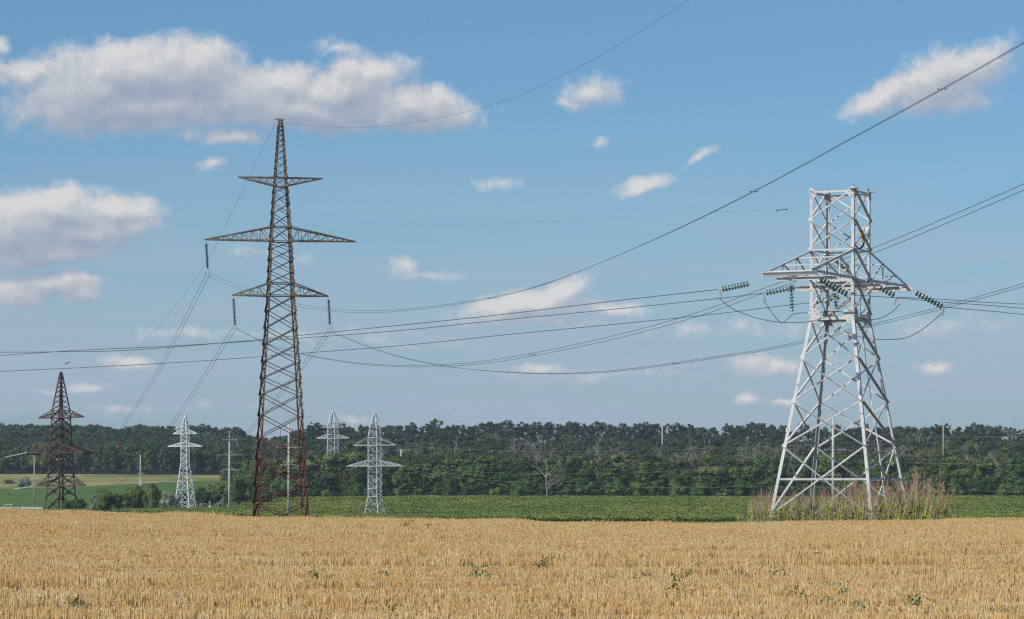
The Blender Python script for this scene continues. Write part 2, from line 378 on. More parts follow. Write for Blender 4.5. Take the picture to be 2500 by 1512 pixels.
# ------------------------------------------------------------------ scattering by geometry nodes (only for stuff)
def make_source(name, meshes):
    c = bpy.data.collections.new(name)
    for i, me in enumerate(meshes):
        o = bpy.data.objects.new('%s_%02d' % (name, i), me); c.objects.link(o)
    return c
def scatter(name, pts, idx, rotz, scl, src, label, cat, tilt=None, group=None):
    me = bpy.data.meshes.new(name); me.from_pydata(np.asarray(pts).tolist(), [], [])
    a = me.attributes.new('idx', 'INT', 'POINT'); a.data.foreach_set('value', np.asarray(idx, np.int32))
    r = np.zeros((len(pts), 3), np.float32); r[:, 2] = rotz
    if tilt is not None: r[:, 0] = tilt[:, 0]; r[:, 1] = tilt[:, 1]
    a = me.attributes.new('rot', 'FLOAT_VECTOR', 'POINT'); a.data.foreach_set('vector', r.ravel())
    scl = np.asarray(scl, np.float32)
    if scl.ndim == 1: scl = np.repeat(scl[:, None], 3, 1)
    a = me.attributes.new('scl', 'FLOAT_VECTOR', 'POINT'); a.data.foreach_set('vector', scl.ravel())
    o = bpy.data.objects.new(name, me); COL.objects.link(o)
    t = bpy.data.node_groups.new(name + '_nodes', 'GeometryNodeTree')
    t.interface.new_socket('Geometry', in_out='INPUT', socket_type='NodeSocketGeometry')
    t.interface.new_socket('Geometry', in_out='OUTPUT', socket_type='NodeSocketGeometry')
    N = t.nodes; L = t.links
    i_ = N.new('NodeGroupInput'); o_ = N.new('NodeGroupOutput'); ip = N.new('GeometryNodeInstanceOnPoints')
    ci = N.new('GeometryNodeCollectionInfo'); ci.inputs['Collection'].default_value = src
    ci.inputs['Separate Children'].default_value = True; ci.inputs['Reset Children'].default_value = True
    def attr(nm, ty):
        k = N.new('GeometryNodeInputNamedAttribute'); k.data_type = ty; k.inputs['Name'].default_value = nm; return k.outputs['Attribute']
    L.new(i_.outputs[0], ip.inputs['Points']); L.new(ci.outputs[0], ip.inputs['Instance'])
    ip.inputs['Pick Instance'].default_value = True
    L.new(attr('idx', 'INT'), ip.inputs['Instance Index'])
    e2r = N.new('FunctionNodeEulerToRotation'); L.new(attr('rot', 'FLOAT_VECTOR'), e2r.inputs[0]); L.new(e2r.outputs[0], ip.inputs['Rotation'])
    L.new(attr('scl', 'FLOAT_VECTOR'), ip.inputs['Scale'])
    L.new(ip.outputs[0], o_.inputs[0])
    md = o.modifiers.new('scatter', 'NODES'); md.node_group = t
    return tag(o, label, cat, group, 'stuff')

# ------------------------------------------------------------------ lattice towers
CS = [(-1, -1), (1, -1), (1, 1), (-1, 1)]
class Tower:
    def __init__(s, name, label, cat, px, Yo, th, levels, mat, group=None, lw=0.14, bw=0.07, mplate=None):
        """levels: (py, half side in m) from the ground up"""
        s.Yo = Yo; th = math.radians(th); s.e1 = Vector((math.cos(th), -math.sin(th), 0)); s.e2 = Vector((math.sin(th), math.cos(th), 0))
        s.c = at(px, HZ, Yo); s.lv = [(zof(p, Yo), a) for p, a in levels]; s.mat = mat; s.lw = lw; s.bw = bw; s.mp = mplate or mat
        s.org = Vector((s.c.x, s.c.y, s.lv[0][0])); s.root = empty(name, s.org, label, cat, group)
    def a(s, z): return float(np.interp(z, [l[0] for l in s.lv], [l[1] for l in s.lv]))
    def cor(s, i, z):
        a = s.a(z); return Vector((s.c.x, s.c.y, 0)) + s.e1 * a * CS[i][0] + s.e2 * a * CS[i][1] + Vector((0, 0, z))
    def z(s, py): return zof(py, s.Yo)
    def mb(s, b, name, parent=None, mat=None): return b.build(name, mat or s.mat, parent or s.root, s.org)
    def legs(s, upto=None):
        for i in range(4):
            b = MB()
            for (z0, _), (z1, _) in zip(s.lv[:-1], s.lv[1:]):
                b.L(s.cor(i, z0), s.cor(i, z1), s.lw, -s.e1 * CS[i][0], s.lw, -s.e2 * CS[i][1], s.lw * .12)
            s.mb(b, 'leg')
    def normal(s, f): return [-s.e2, s.e1, s.e2, -s.e1][f]
    def face(s, f, zs, style='X', bw=None):
        n_ = s.normal(f); i, j = f, (f + 1) % 4; w = bw or s.bw; t = w * .16
        for k, (z0, z1) in enumerate(zip(zs[:-1], zs[1:])):
            up = Vector((0, 0, 1))
            if style == 'X' or k % 2 == 0:
                b = MB(); b.L(s.cor(i, z0) + n_ * .006, s.cor(j, z1) + n_ * .006, w, -up, w * 1.45, n_, t); s.mb(b, 'brace')
            if style == 'X' or k % 2 == 1:
                b = MB(); b.L(s.cor(i, z1) - n_ * (.008 + t), s.cor(j, z0) - n_ * (.008 + t), w, up, w, -n_, t); s.mb(b, 'brace')
    def braces(s, pys, style='X', bw=None):
        zs = [s.z(p) for p in pys]
        for f in range(4): s.face(f, zs, style, bw)
    def ring(s, py, w=None, name='horizontal_strut'):
        z = s.z(py); w = w or s.bw
        for f in range(4):
            i, j = f, (f + 1) % 4; n_ = s.normal(f); b = MB()
            b.L(s.cor(i, z) - n_ * .02, s.cor(j, z) - n_ * .02, w, (0, 0, -1), w, -n_, w * .16); s.mb(b, name)
    def plates(s, py, size, mat=None, bolts=False, drop=0.0):
        z = s.z(py)
        for i in range(4):
            for ax, nn in ((s.e1, s.e2 * CS[i][1]), (s.e2, s.e1 * CS[i][0])):
                sg = CS[i][0] if ax is s.e1 else CS[i][1]
                p = s.cor(i, z) + nn * (.016 if bolts else .012); dirx = -ax * sg
                b = MB()
                # tapered plate: outline in (dirx, z)
                h = size; w = size * .95
                pts = [(-.01, h * .62), (w * .55, h * .62), (w, h * .28), (w, -h * .15), (w * .55, -h * .6 - drop), (-.01 - drop * .1, -h * .6 - drop)]
                fr = [p + dirx * a_ + Vector((0, 0, b_)) for a_, b_ in pts]; bk = [q - nn * .01 for q in fr]
                m_ = len(pts); b.add(fr + bk, [tuple(range(m_)), tuple(range(m_, 2 * m_))[::-1]] + [(k, k + m_, (k + 1) % m_ + m_, (k + 1) % m_) for k in range(m_)])
                pl = s.mb(b, 'gusset_plate', mat=mat or s.mp)
                if bolts:
                    b = MB()
                    for u_, v_ in ((.05, .4), (.05, .15), (.05, -.15), (.05, -.42), (.45, .35), (.72, .1), (.40, -.25), (.30, -.5)):
                        q = p + dirx * (u_ * w + .02) + Vector((0, 0, v_ * h)) + nn * .012
                        b.box(q, ax * .013, nn * .012, (0, 0, .013))
                    b.build('bolts', M_BOLT, pl, s.org)['kind'] = 'stuff'
    def arm(s, py_b, py_t, py_tip, reach, sign, ax='e1', tip_half=0.05, n=4, cw=None, ww=None, beam=None, tops=False, tie=False):
        """crossarm: two trusses running from the body to the tip, reach in m from the axis"""
        A = s.e1 if ax == 'e1' else s.e2; B = s.e2 if ax == 'e1' else s.e1
        zb, zt, zp = s.z(py_b), s.z(py_t), s.z(py_tip); cw = cw or s.bw * 1.3; ww = ww or s.bw * .8
        C0 = Vector((s.c.x, s.c.y, 0)); ch = MB(); webs = []
        for sb in (-1, 1):
            bb = C0 + A * sign * s.a(zb) + B * sb * s.a(zb) + Vector((0, 0, zb))
            bt = C0 + A * sign * s.a(zt) + B * sb * s.a(zt) + Vector((0, 0, zt))
            tb = C0 + A * sign * reach + B * sb * tip_half + Vector((0, 0, zp if zp >= zt - .01 else zb))
            tb.z = zp; tt = tb + Vector((0, 0, cw * (1 if zp < zt - .01 else -1)))
            out = B * sb
            if zp >= zt - .01:      # flat top chord, raking bottom chord
                ch.L(bb, tt, cw, (0, 0, 1), cw, -out, cw * .15); ch.L(bt, tb, cw, (0, 0, -1), cw, -out, cw * .15)
                q0, q1, r0, r1 = bt, tb, bb, tt
            else:
                ch.L(bb, tb, cw, (0, 0, 1), cw, -out, cw * .15); ch.L(bt, tt, cw * (.6 if tie else 1), (0, 0, -1), cw * (.6 if tie else 1), -out, cw * .15)
                q0, q1, r0, r1 = bt, tt, bb, tb
            if not tie:
                for k in range(1, n):
                    f_ = k / n; top = q0.lerp(q1, f_); bot = r0.lerp(r1, f_); prev = r0.lerp(r1, (k - 1) / n)
                    if zp >= zt - .01: prev = r0.lerp(r1, (k - 1) / n)
                    webs.append((top, bot, out)); webs.append((top, prev, out))
        # bottom zigzag between the two trusses
        if not tie or tip_half > .3:
            for k in range(1, n + (1 if tip_half > .3 else 0)):
                f_ = k / n
                l_ = [C0 + A * sign * (s.a(zb) + (reach - s.a(zb)) * f_) + B * sb * (s.a(zb) + (tip_half - s.a(zb)) * f_) + Vector((0, 0, zb + ((zp if zp < zt - .01 else zp) - zb) * f_)) for sb in (-1, 1)]
                webs.append((l_[0], l_[1], Vector((0, 0, -1))))
        if tops:
            for k in range(1, n):
                f_ = k / n
                l_ = [C0 + A * sign * (s.a(zt) + (reach - s.a(zt)) * f_) + B * sb * (s.a(zt) + (tip_half - s.a(zt)) * f_) + Vector((0, 0, zt + (zp - zt) * f_)) for sb in (-1, 1)]
                webs.append((l_[0], l_[1], Vector((0, 0, 1))))
        arm = s.mb(ch, 'crossarm')
        for p, q, o in webs:
            if (q - p).length < .05: continue
            b = MB(); b.L(p, q, ww, o.cross((q - p).normalized()), ww, -o, ww * .16); s.mb(b, 'arm_brace', arm)
        if beam:
            b = MB(); t0 = C0 + A * sign * reach + Vector((0, 0, zp)); e = tip_half + .28
            b.prism(t0 - B * e, t0 + B * e, [(0, 0), (beam, 0), (beam, .02), (.02, .02), (.02, beam * .9), (beam, beam * .9), (beam, beam * .9 + .02), (0, beam * .9 + .02)], A * sign, Vector((0, 0, -1)))
            s.mb(b, 'end_beam', arm)
        return arm

def px_half(hd, Yo, th): t = abs(math.radians(th)); return hd * Yo / 6050.0 / (math.cos(t) + math.sin(t))

# ---- the white anchor tower at the field edge
T1 = Tower('transmission_tower', 'stout white lattice tower without a peak, standing in tall weeds on the right', 'electricity pylon', 2051.5, 110, 26.8,
           [(1276, 2.46), (774, 1.04), (461, 1.04)], M_ZINC, lw=0.14, bw=0.066)
T1.legs()
UP = [T1.z(v) for v in (466, 540, 611, 683, 768)]
DN = [T1.z(v) for v in (779, 876, 982, 1090, 1262)]
for f_ in range(4): T1.face(f_, UP, bw=.064); T1.face(f_, DN, bw=.072)
T1.ring(470, .085); T1.ring(611, .07); T1.ring(684, .12); T1.ring(776, .14); T1.ring(1168, .09)
T1.plates(477, .34, M_ZINC, True); T1.plates(772, .52, M_ZINC, True, .06); T1.plates(690, .3, M_ZINC, False)
for sg in (-1, 1):
    arm = T1.arm(686, 613, 684, 6.0, sg, 'e2', 1.0, 3, .10, .055, .17, True)
    b = MB(); A = T1.e2 * sg; t0 = Vector((T1.c.x, T1.c.y, T1.z(690)))
    for rr in (3.9, 4.25):
        b.L(t0 + A * rr - T1.e1 * 1.35, t0 + A * rr + T1.e1 * 1.35, .13, (0, 0, -1), .11, A * (1 if rr > 4 else -1), .016)
    T1.mb(b, 'arm_beam', arm)
b = MB()
for sb in (-1, 1):
    t0 = Vector((T1.c.x, T1.c.y, T1.z(697)))
    b.L(t0 + T1.e2 * sb * .3 - T1.e1 * 2.0, t0 + T1.e2 * sb * .3 + T1.e1 * 2.0, .2, (0, 0, -1), .12, T1.e2 * sb, .016)
T1.mb(b, 'middle_beam')
# corner caps on top
for i in (1, 2, 3):
    b = MB(); p = T1.cor(i, T1.z(468)); b.box(p + Vector((0, 0, .02)), T1.e1 * .16, T1.e2 * .16, (0, 0, .012)); b.box(p + (T1.e1 * -CS[i][0] + T1.e2 * -CS[i][1]) * .1 + Vector((0, 0, .11)), T1.e1 * .012, T1.e2 * .1, (0, 0, .09)); T1.mb(b, 'corner_cap')
# leg feet
for i in range(4):
    b = MB(); p = T1.cor(i, T1.lv[0][0]); b.box(p + Vector((0, 0, .06)), T1.e1 * .25, T1.e2 * .25, (0, 0, .02)); b.box(p + Vector((0, 0, -.2)), T1.e1 * .33, T1.e2 * .33, (0, 0, .24)); T1.mb(b, 'footing', mat=M_CONC)
# number plate with an 8 on the left leg
def text_mesh(body, size, mat, parent, loc, xdir, ydir, ext=0.002, spacing=1.0):
    cu = bpy.data.curves.new('lettering', 'FONT'); cu.body = body; cu.size = size; cu.align_x = 'CENTER'; cu.align_y = 'CENTER'; cu.extrude = ext; cu.space_line = spacing
    o = bpy.data.objects.new('lettering', cu); COL.objects.link(o); bpy.context.view_layer.update()
    me = bpy.data.meshes.new_from_object(o.evaluated_get(bpy.context.evaluated_depsgraph_get())); bpy.data.objects.remove(o)
    me.materials.clear(); me.materials.append(mat); zd = xdir.cross(ydir)
    me.transform(Matrix(((xdir.x, ydir.x, zd.x, loc.x), (xdir.y, ydir.y, zd.y, loc.y), (xdir.z, ydir.z, zd.z, loc.z), (0, 0, 0, 1))))
    r = bpy.data.objects.new('lettering', me); COL.objects.link(r); r.parent = parent; return r
M_SIGN = mat_plain('cream_sign', (0.80, 0.78, 0.70), rough=.6); M_INK = mat_plain('black_lettering', (0.02, 0.02, 0.02)); M_CHALK = mat_plain('dark_marking', (0.10, 0.10, 0.10))
zz_ = T1.z(1051); pc = T1.cor(0, zz_) + T1.e1 * .07 - T1.e2 * .03
b = MB(); b.box(pc, T1.e1 * .098, T1.e2 * .006, (0, 0, .085)); sg_ = T1.mb(b, 'number_plate', mat=M_SIGN)
text_mesh('8', .17, M_INK, sg_, pc - T1.e2 * .008 - T1.org, T1.e1, Vector((0, 0, 1)))
pc = T1.cor(1, T1.z(1151)) - T1.e1 * .075 - T1.e2 * .006
text_mesh('8\n0', .13, M_CHALK, T1.root, pc - T1.org, T1.e1, Vector((0, 0, 1)))

# ---- the tall brown suspension tower
T2 = Tower('transmission_tower', 'tallest pylon, slim brown lattice rusting to red at the base, three pairs of arms', 'electricity pylon', 685, 224, -10,
           [(1284, px_half(64.4, 224, 0)), (1262, px_half(62.5, 224, 0)), (924, px_half(45, 224, 0)), (721, px_half(31.5, 224, 0)), (589, px_half(25.5, 224, 0)), (433, px_half(15, 224, 0)), (292, px_half(4.9, 224, 0))],
           M_BROWN, lw=0.15, bw=0.07, mplate=M_PLATE)
T2.legs()
T2.braces([1284, 1230, 1186, 1122, 1068, 1015, 964, 924, 884, 842, 801.5, 761, 724], bw=.075)
T2.braces([721, 691, 664, 636, 610, 591], bw=.066)
T2.braces([589, 553.6, 523.5, 498, 472, 456], bw=.06)
T2.braces([455, 433, 413, 395, 379, 364, 350, 337, 325, 314, 304], bw=.045)
for v in (1154, 721, 691, 589, 553.6, 455, 433, 300): T2.ring(v, .09)
for v in (721, 691, 589, 553.6, 455, 433): T2.plates(v, .26)
for v in (1015, 1068, 1122, 1186): T2.plates(v, .2, M_BROWN)
m2 = lambda px_: px_ * 224 / 6050.0 / math.cos(math.radians(10))
for sg in (-1, 1):
    T2.arm(589.5, 553.6, 589.5, m2(182.8), sg, 'e1', .06, 7, .11, .055)
    T2.arm(724, 691, 724, m2(116.3), sg, 'e1', .06, 4, .11, .055)
    T2.arm(455, 433, 433, m2(102.3), sg, 'e1', .06, 5, .10, .05)
b = MB(); tp = Vector((T2.c.x, T2.c.y, T2.z(292))); b.box(tp + Vector((-.05, 0, 0)), (.34, 0, 0), (0, .2, 0), (0, 0, .06)); b.bar(tp + Vector((-.3, 0, 0)), tp + Vector((-.62, 0, .05)), .08, .06); T2.mb(b, 'peak_bracket', mat=M_PLATE)
# step bolts and flat splice lugs along the legs
for i in (0, 1):
    b = MB()
    for z_ in np.arange(T2.z(1255), T2.z(440), .62):
        p = T2.cor(i, float(z_)); b.box(p + T2.e1 * CS[i][0] * .035 + T2.e2 * CS[i][1] * .0, T2.e1 * .03, T2.e2 * .02, (0, 0, .09))
    T2.mb(b, 'splice_lugs')['kind'] = 'stuff'

# ---- dark anchor tower, far left
h45 = lambda p: px_half(p, 600, 45)
T3 = Tower('transmission_tower', 'dark rusty three-armed lattice pylon at the far left, seen corner-on', 'electricity pylon', 149, 600, 45,
           [(1252, h45(42)), (1186, h45(34)), (1107, h45(30)), (1001, h45(23)), (908, h45(3.4))], M_DARK, lw=.36, bw=.17)
T3.legs()
T3.braces([1252, 1214, 1188], bw=.19); T3.braces([1186, 1162, 1134, 1109], bw=.19); T3.braces([1107, 1082, 1062, 1041, 1022], bw=.18); T3.braces([1021, 1001], bw=.15)
T3.braces([1001, 988, 975, 963, 952, 941, 931, 921, 912], bw=.09)
for v in (1205, 1186, 1162, 1107, 1081, 1021, 1001, 910): T3.ring(v, .19)
m3 = lambda p: p * 600 / 6050.0 * 1.414
for sg in (-1, 1):
    T3.arm(1021, 1001, 1021, m3(64), sg, 'e1', .2, 6, .24, .14)
    T3.arm(1107, 1082, 1107, m3(77), sg, 'e1', 1.3, 7, .26, .16, .3)
    T3.arm(1187, 1162, 1187, m3(69), sg, 'e1', .2, 6, .24, .14)

# ---- three smaller pale towers in the valley
h = lambda p: px_half(p, 580, 20)
T4 = Tower('transmission_tower', 'small white lattice pylon with one peak, first to the right of the dark rusty pylon', 'electricity pylon', 452, 580, 20,
           [(1241, h(26.5)), (1130, h(10.8)), (1060, h(10.5)), (1048, h(10)), (1011, h(1.2))], M_ZFAR, lw=.20, bw=.09)
T4.legs(); T4.braces([1241, 1225, 1194, 1170, 1150, 1132], bw=.09); T4.braces([1129, 1116, 1103, 1091, 1080, 1070, 1060, 1048], bw=.085); T4.braces([1047, 1038, 1029, 1020], bw=.08)
for v in (1225, 1194, 1130, 1116, 1091, 1080, 1060, 1048): T4.ring(v, .12)
m4 = lambda p, Yo=580, th=20: p * Yo / 6050.0 / math.cos(math.radians(th))
for sg in (-1, 1): T4.arm(1060, 1048, 1060, m4(30.5), sg, 'e1', .1, 4, .14, .09); T4.arm(1091, 1080, 1091, m4(43.5), sg, 'e1', .1, 5, .15, .09)
h = lambda p: px_half(p, 565, 30)
T5 = Tower('transmission_tower', 'grey-white lattice pylon with pointed horned top, just right of the brown pylon in the valley', 'electricity pylon', 915, 565, 24,
           [(1266, h(29)), (1212, h(17.6)), (1068, h(17.6)), (1031, h(11.5)), (1006, h(2.2))], M_ZGREY, lw=.20, bw=.09)
T5.legs(); T5.braces([1266, 1240, 1214], bw=.09); T5.braces([1212, 1192, 1176, 1158, 1139, 1123, 1106, 1088, 1068], bw=.085); T5.braces([1068, 1048, 1031], bw=.09)
for v in (1212, 1192, 1139, 1123, 1088, 1068): T5.ring(v, .13)
for v in (1212, 1192, 1176): T5.plates(v, .5)
m5 = lambda p: p * 565 / 6050.0 / math.cos(math.radians(24))
for sg in (-1, 1): T5.arm(1088, 1068, 1088, m5(51), sg, 'e1', .6, 3, .16, .08, None, False, True); T5.arm(1139, 1123, 1139, m5(70), sg, 'e1', .1, 6, .16, .10)
b = MB(); tp = Vector((T5.c.x, T5.c.y, T5.z(1005))); b.bar(tp - T5.e1 * .75, tp + T5.e1 * .75, .1); T5.mb(b, 'peak_bar')
h = lambda p: px_half(p, 640, 24)
T6 = Tower('transmission_tower', 'grey lattice pylon rising from the wood, lower half hidden by trees', 'electricity pylon', 813, 760, 24,
           [(1140, h(22)), (1098, h(17)), (1032, h(16)), (1003, h(2))], M_ZGREY, lw=.26, bw=.13)
T6.legs(); T6.braces([1140, 1124, 1111, 1099], bw=.1); T6.braces([1098, 1085, 1071, 1058, 1044, 1032], bw=.09)
for v in (1098, 1071, 1060, 1044, 1032): T6.ring(v, .14)
m6 = lambda p: p * 760 / 6050.0 / math.cos(math.radians(24))
for sg in (-1, 1): T6.arm(1044, 1032, 1044, m6(27), sg, 'e1', .5, 3, .17, .1, None, False, True); T6.arm(1071, 1060, 1071, m6(41), sg, 'e1', .1, 5, .18, .11)
b = MB(); tp = Vector((T6.c.x, T6.c.y, T6.z(1003))); b.bar(tp - T6.e1 * .9, tp + T6.e1 * .9, .12); T6.mb(b, 'peak_bar')

# ------------------------------------------------------------------ poles
def small_string(p, ln, label, group='small insulator strings on the valley poles', mat=None):
    b = MB(); b.tube([p, p - Vector((0, 0, ln))], .045, 5)
    for k in range(7): 
        z_ = -ln * (.15 + .1 * k); q = p + Vector((0, 0, z_)); b.tube([q, q + Vector((0, 0, -.05))], .13, 6)
    return tag(b.build('insulator_string', mat or M_WIREL), label, 'insulator', group)
def pole(name, label, px, Yo, top, base, r0, r1, mat, arms=(), spike=0, strings='', lean=0):
    p0 = at(px, base, Yo); g = gz(p0.x, p0.y); 
    if p0.z > g: p0.z = g - .1
    p1 = at(px + lean, top + spike, Yo); p1.y = p0.y; r = empty(name, p0, label, 'pole')
    b = MB(); b.tube([p0, (p0 + p1) / 2, p1], r0, 10, r1); b.build('shaft', mat, r, p0, True)
    if spike:
        b = MB(); q = at(px + lean, top, Yo)
        for s_ in (-1, 1): b.bar(p1 + Vector((s_ * r1 * .8, 0, 0)), q + Vector((s_ * .05, 0, 0)), .06)
        for k in range(6):
            a_ = p1.lerp(q, k / 6); c_ = p1.lerp(q, (k + 1) / 6); w_ = r1 * .8 * (1 - k / 6); b.bar(a_ + Vector((w_, 0, 0)), c_ - Vector((w_, 0, 0)), .035)
        b.bar(q - Vector((.25, 0, 0)), q + Vector((.25, 0, 0)), .07); b.build('ridge_spike', M_ZGREY, r, p0)
    for (py, hl, hr, tie) in arms:
        b = MB(); c_ = at(px, py, Yo); a_ = c_ - Vector((hl * Yo / 6050, -.4, 0)); d_ = c_ + Vector((hr * Yo / 6050, .1, 0))
        rr = Vector((0, -max(r0, r1) - .05, 0)); b.bar(a_ + rr, d_ + rr, .12, .13)
        ar = b.build('crossarm', M_RUSTA, r, p0)
        if tie:
            b = MB()
            for e_ in (a_, d_): b.bar(c_ + Vector((0, 0, tie * Yo / 6050)) + rr, c_.lerp(e_, .62) + rr, .05)
            b.build('tie_rod', M_RUSTA, ar, p0)
        if strings:
            for sd_, e_ in (('left', a_), ('right', d_)):
                small_string(e_ + rr, 15 * Yo / 6050, 'small insulator string, %s %s arm of %s' % (('top', 'middle', 'bottom')[[a[0] for a in arms].index(py)], sd_, strings))
    return r
pole('concrete_pole', 'pale concrete pole with three crossarms, left of the tall brown pylon', 560, 575, 1054, 1262, .33, .16, M_CONC, [(1074, 17.5, 19.5, 10), (1111, 30, 34, 8), (1147, 17, 20, 8)], 26, 'the concrete pole left of the brown pylon')
pole('concrete_pole', 'pale concrete pole seen between the legs of the tall brown pylon', 705, 555, 1016, 1272, .37, .2, M_CONC, [(1049, 20, 21, 0), (1092.5, 34, 37, 9), (1135.5, 21, 22, 7)], 20, 'the concrete pole between the brown pylon legs')
pole('concrete_pole', 'concrete pole with three arms behind the legs of the white tower', 2034, 520, 990, 1275, .38, .24, M_CONC, [(1037, 18, 18, 0), (1098, 22, 30, 10), (1160, 18, 18, 0)], 30, 'the concrete pole behind the white tower')
pole('utility_pole', 'plain buff pole left of the dark rusty pylon', 84, 640, 1112, 1244, .2, .16, M_WOOD, [(1168, 8, 8, 0)])
pole('utility_pole', 'grey pole with a box on the green crop left of the small white pylon', 343, 860, 1111, 1201, .3, .18, M_CONC, [(1156, 8, 10, 0)])
b = MB(); q = at(343, 1178, 860); b.box(q, (.5, 0, 0), (0, .4, 0), (0, 0, 1.0)); tag(b.build('equipment_box', M_ZGREY), 'small grey transformer box fixed to the pole on the green crop', 'transformer')
pole('utility_pole', 'thin white pole standing out over the wood right of centre', 1617, 1080, 1019, 1110, .34, .26, M_CONC, [], 10)
pole('utility_pole', 'buff pole with a small lattice tip rising from the wood right of the white tower', 2303, 960, 1002, 1095, .36, .26, M_WOOD, [(1025, 6, 6, 0)], 22)
pole('utility_pole', 'short pale pole stub with two arms among the trees right of the grey pylon', 979.5, 905, 1098, 1120, .3, .26, M_CONC, [(1099, 18, 22, 0)])

# ------------------------------------------------------------------ insulator strings
b = MB(); b.lathe([(.02, .078), (.048, .076), (.05, .03), (.03, .02), (.128, -.012), (.13, -.03), (.10, -.026), (.07, -.04), (.045, -.022), (.02, -.05), (.015, -.062)], 12, mis=[1, 1, 1, 0, 0, 0, 0, 0, 0, 1])
ME_DISC = b.mesh('disc', [M_GLASS, M_FIT], smooth=True)
b = MB(); b.lathe([(.02, .06), (.05, .05), (.05, .02), (.15, -.02), (.15, -.045), (.03, -.05), (.02, -.06)], 8)
ME_DISC2 = b.mesh('disc', M_GLASSD)
def insulator(label, P, Q, n, lead, clamp_len, mesh=ME_DISC, group=None, clamp=True, scale=1.0):
    """a glass string from P (tower side) to Q (line side)"""
    P = Vector(P); Q = Vector(Q); d = Q - P; ln = d.length; d.normalize(); r = empty('insulator_string', P, label, 'insulator', group)
    rot = (-d).to_track_quat('Z', 'Y').to_matrix().to_4x4()
    b = MB(); k = max(2, int(lead / .09))
    for j in range(k):
        a_ = P + d * lead * j / k; c_ = P + d * lead * (j + .8) / k
        b.bar(a_, c_, .03 if j % 2 else .045, .045 if j % 2 else .02)
    b.build('link_chain', M_FIT, r, P)
    L_ = ln - lead - clamp_len
    for j in range(n):
        o = bpy.data.objects.new('disc', mesh); COL.objects.link(o); o.parent = r
        o.matrix_local = Matrix.Translation(d * (lead + L_ * (j + .5) / n)) @ rot @ Matrix.Diagonal((scale, scale, scale, 1))
    b = MB(); b.tube([P + d * lead, P + d * (ln - clamp_len)], .016 * scale, 5)
    b.build('pin_rod', M_FIT, r, P)
    if clamp:
        b = MB(); c_ = P + d * (ln - clamp_len * .5); b.bar(P + d * (ln - clamp_len), Q, .05, .03)
        dn = Vector((.12 * (1 if d.x < 0 else -1), 0, -.36))
        b.bar(Q, Q + dn, .05, .05)
        for j in range(4):
            q = Q + dn * (j + .6) / 4.4; b.box(q, (.05, 0, -.02), (0, .06, 0), (.01, 0, .02))
        b.build('dead_end_clamp', M_FIT, r, P)
    return r
dY = lambda p, q: (q - p)
C1 = T1.c
def tpt(u1, u2, py): # a point in the tower's own axes
    q = Vector((C1.x, C1.y, 0)) + T1.e1 * u1 + T1.e2 * u2; q.z = (HZ - py) / F * q.y; return q
def atY(px, py, Y): return Vector(((px - 1250) / F * Y, Y, (HZ - py) / F * Y))
PA = tpt(-1.15, -5.95, 684); QA = atY(1757, 708, PA.y + 1.1)
insulator('glass string at the far left end of the white tower, beside open sky', PA, QA, 9, .78, .13)
PB = tpt(-2.0, -.5, 694); PB = atY(1968, 696, T1.cor(0, 8).y - .2); QB = atY(1864, 717, PB.y + 1.0)
insulator('slanting glass string crossing the hanging one under the left arm of the white tower', PB, QB, 9, .50, .13)
PC = tpt(-1.1, 5.9, 706); PC = atY(2066, 722, PC.y); QC = atY(1985, 739, PC.y + .8)
insulator('slanting glass string deep behind the front leg of the white tower', PC, QC, 7, .3, .15)
PD = tpt(1.1, -5.9, 680); PD = atY(1998, 678, PD.y); QD = atY(2073, 722, PD.y - .7)
insulator('long glass string sloping right across the middle of the white tower', PD, QD, 9, .08, .12, scale=1.12)
PE = tpt(2.0, .3, 684); PE = atY(2112, 684, PE.y); QE = atY(2190, 725, PE.y - .7)
insulator('glass string sloping right under the right arm of the white tower', PE, QE, 9, .08, .14, scale=1.08)
PF = tpt(1.2, 5.95, 712); PF = atY(2230, 712, PF.y); QF = atY(2306, 752, PF.y - .7)
insulator('glass string at the far right tip of the white tower, against open sky', PF, QF, 9, .1, .12, scale=1.08)
H1 = atY(1931, 690, PA.y + .1); H1b = atY(1934, 768, PA.y + .1)
insulator('vertical glass string hanging under the left arm of the white tower', H1, H1b, 8, .14, .12, clamp=False)
H2 = atY(2035, 690, C1.y - .3); H2b = atY(2043, 762, C1.y - .3)
insulator('vertical glass string hanging inside the body of the white tower', H2, H2b, 8, .14, .12, clamp=False)
# three long suspension strings on the brown tower
def susp(label, px, py0, px1, py1, fork):
    P = at(px, py0, 224); Q = at(px1, py1, 224); r = empty('insulator_string', P, label, 'insulator'); d = (Q - P)
    b = MB(); b.tube([P, P + d * (.8 if fork else .93)], .02, 5); b.build('pin_rod', M_FIT, r, P)
    end = .80 if fork else .92; n_ = 20
    for j in range(n_):
        o = bpy.data.objects.new('disc', ME_DISC2); COL.objects.link(o); o.parent = r; o.location = d * (.04 + (end - .05) * (j + .5) / n_); 
    b = MB(); f0 = P + d * end
    for s_ in (-1, 1):
        q = f0 + Vector((s_ * .18, 0, -.18)); b.bar(f0, q, .05); 
        if fork:
            for j in range(3): b.box(q + Vector((0, 0, -.08 - .12 * j)), (.1, 0, 0), (0, .1, 0), (0, 0, .03))
            b.bar(q, q + Vector((0, 0, -.5)), .035)
        b.box(q + Vector((0, 0, -.5 if fork else -.05)), (.06, 0, 0), (0, .14, 0), (0, 0, .05))
    b.build('yoke', M_FIT, r, P); return r
susp('long dark insulator string under the left end of the widest arm of the brown pylon', 503, 591, 508, 672, True)
susp('long dark insulator string under the left end of the lowest arm of the brown pylon', 570, 726, 574, 800, False)
susp('long dark insulator string under the right end of the lowest arm of the brown pylon', 802, 728, 806, 808, True)

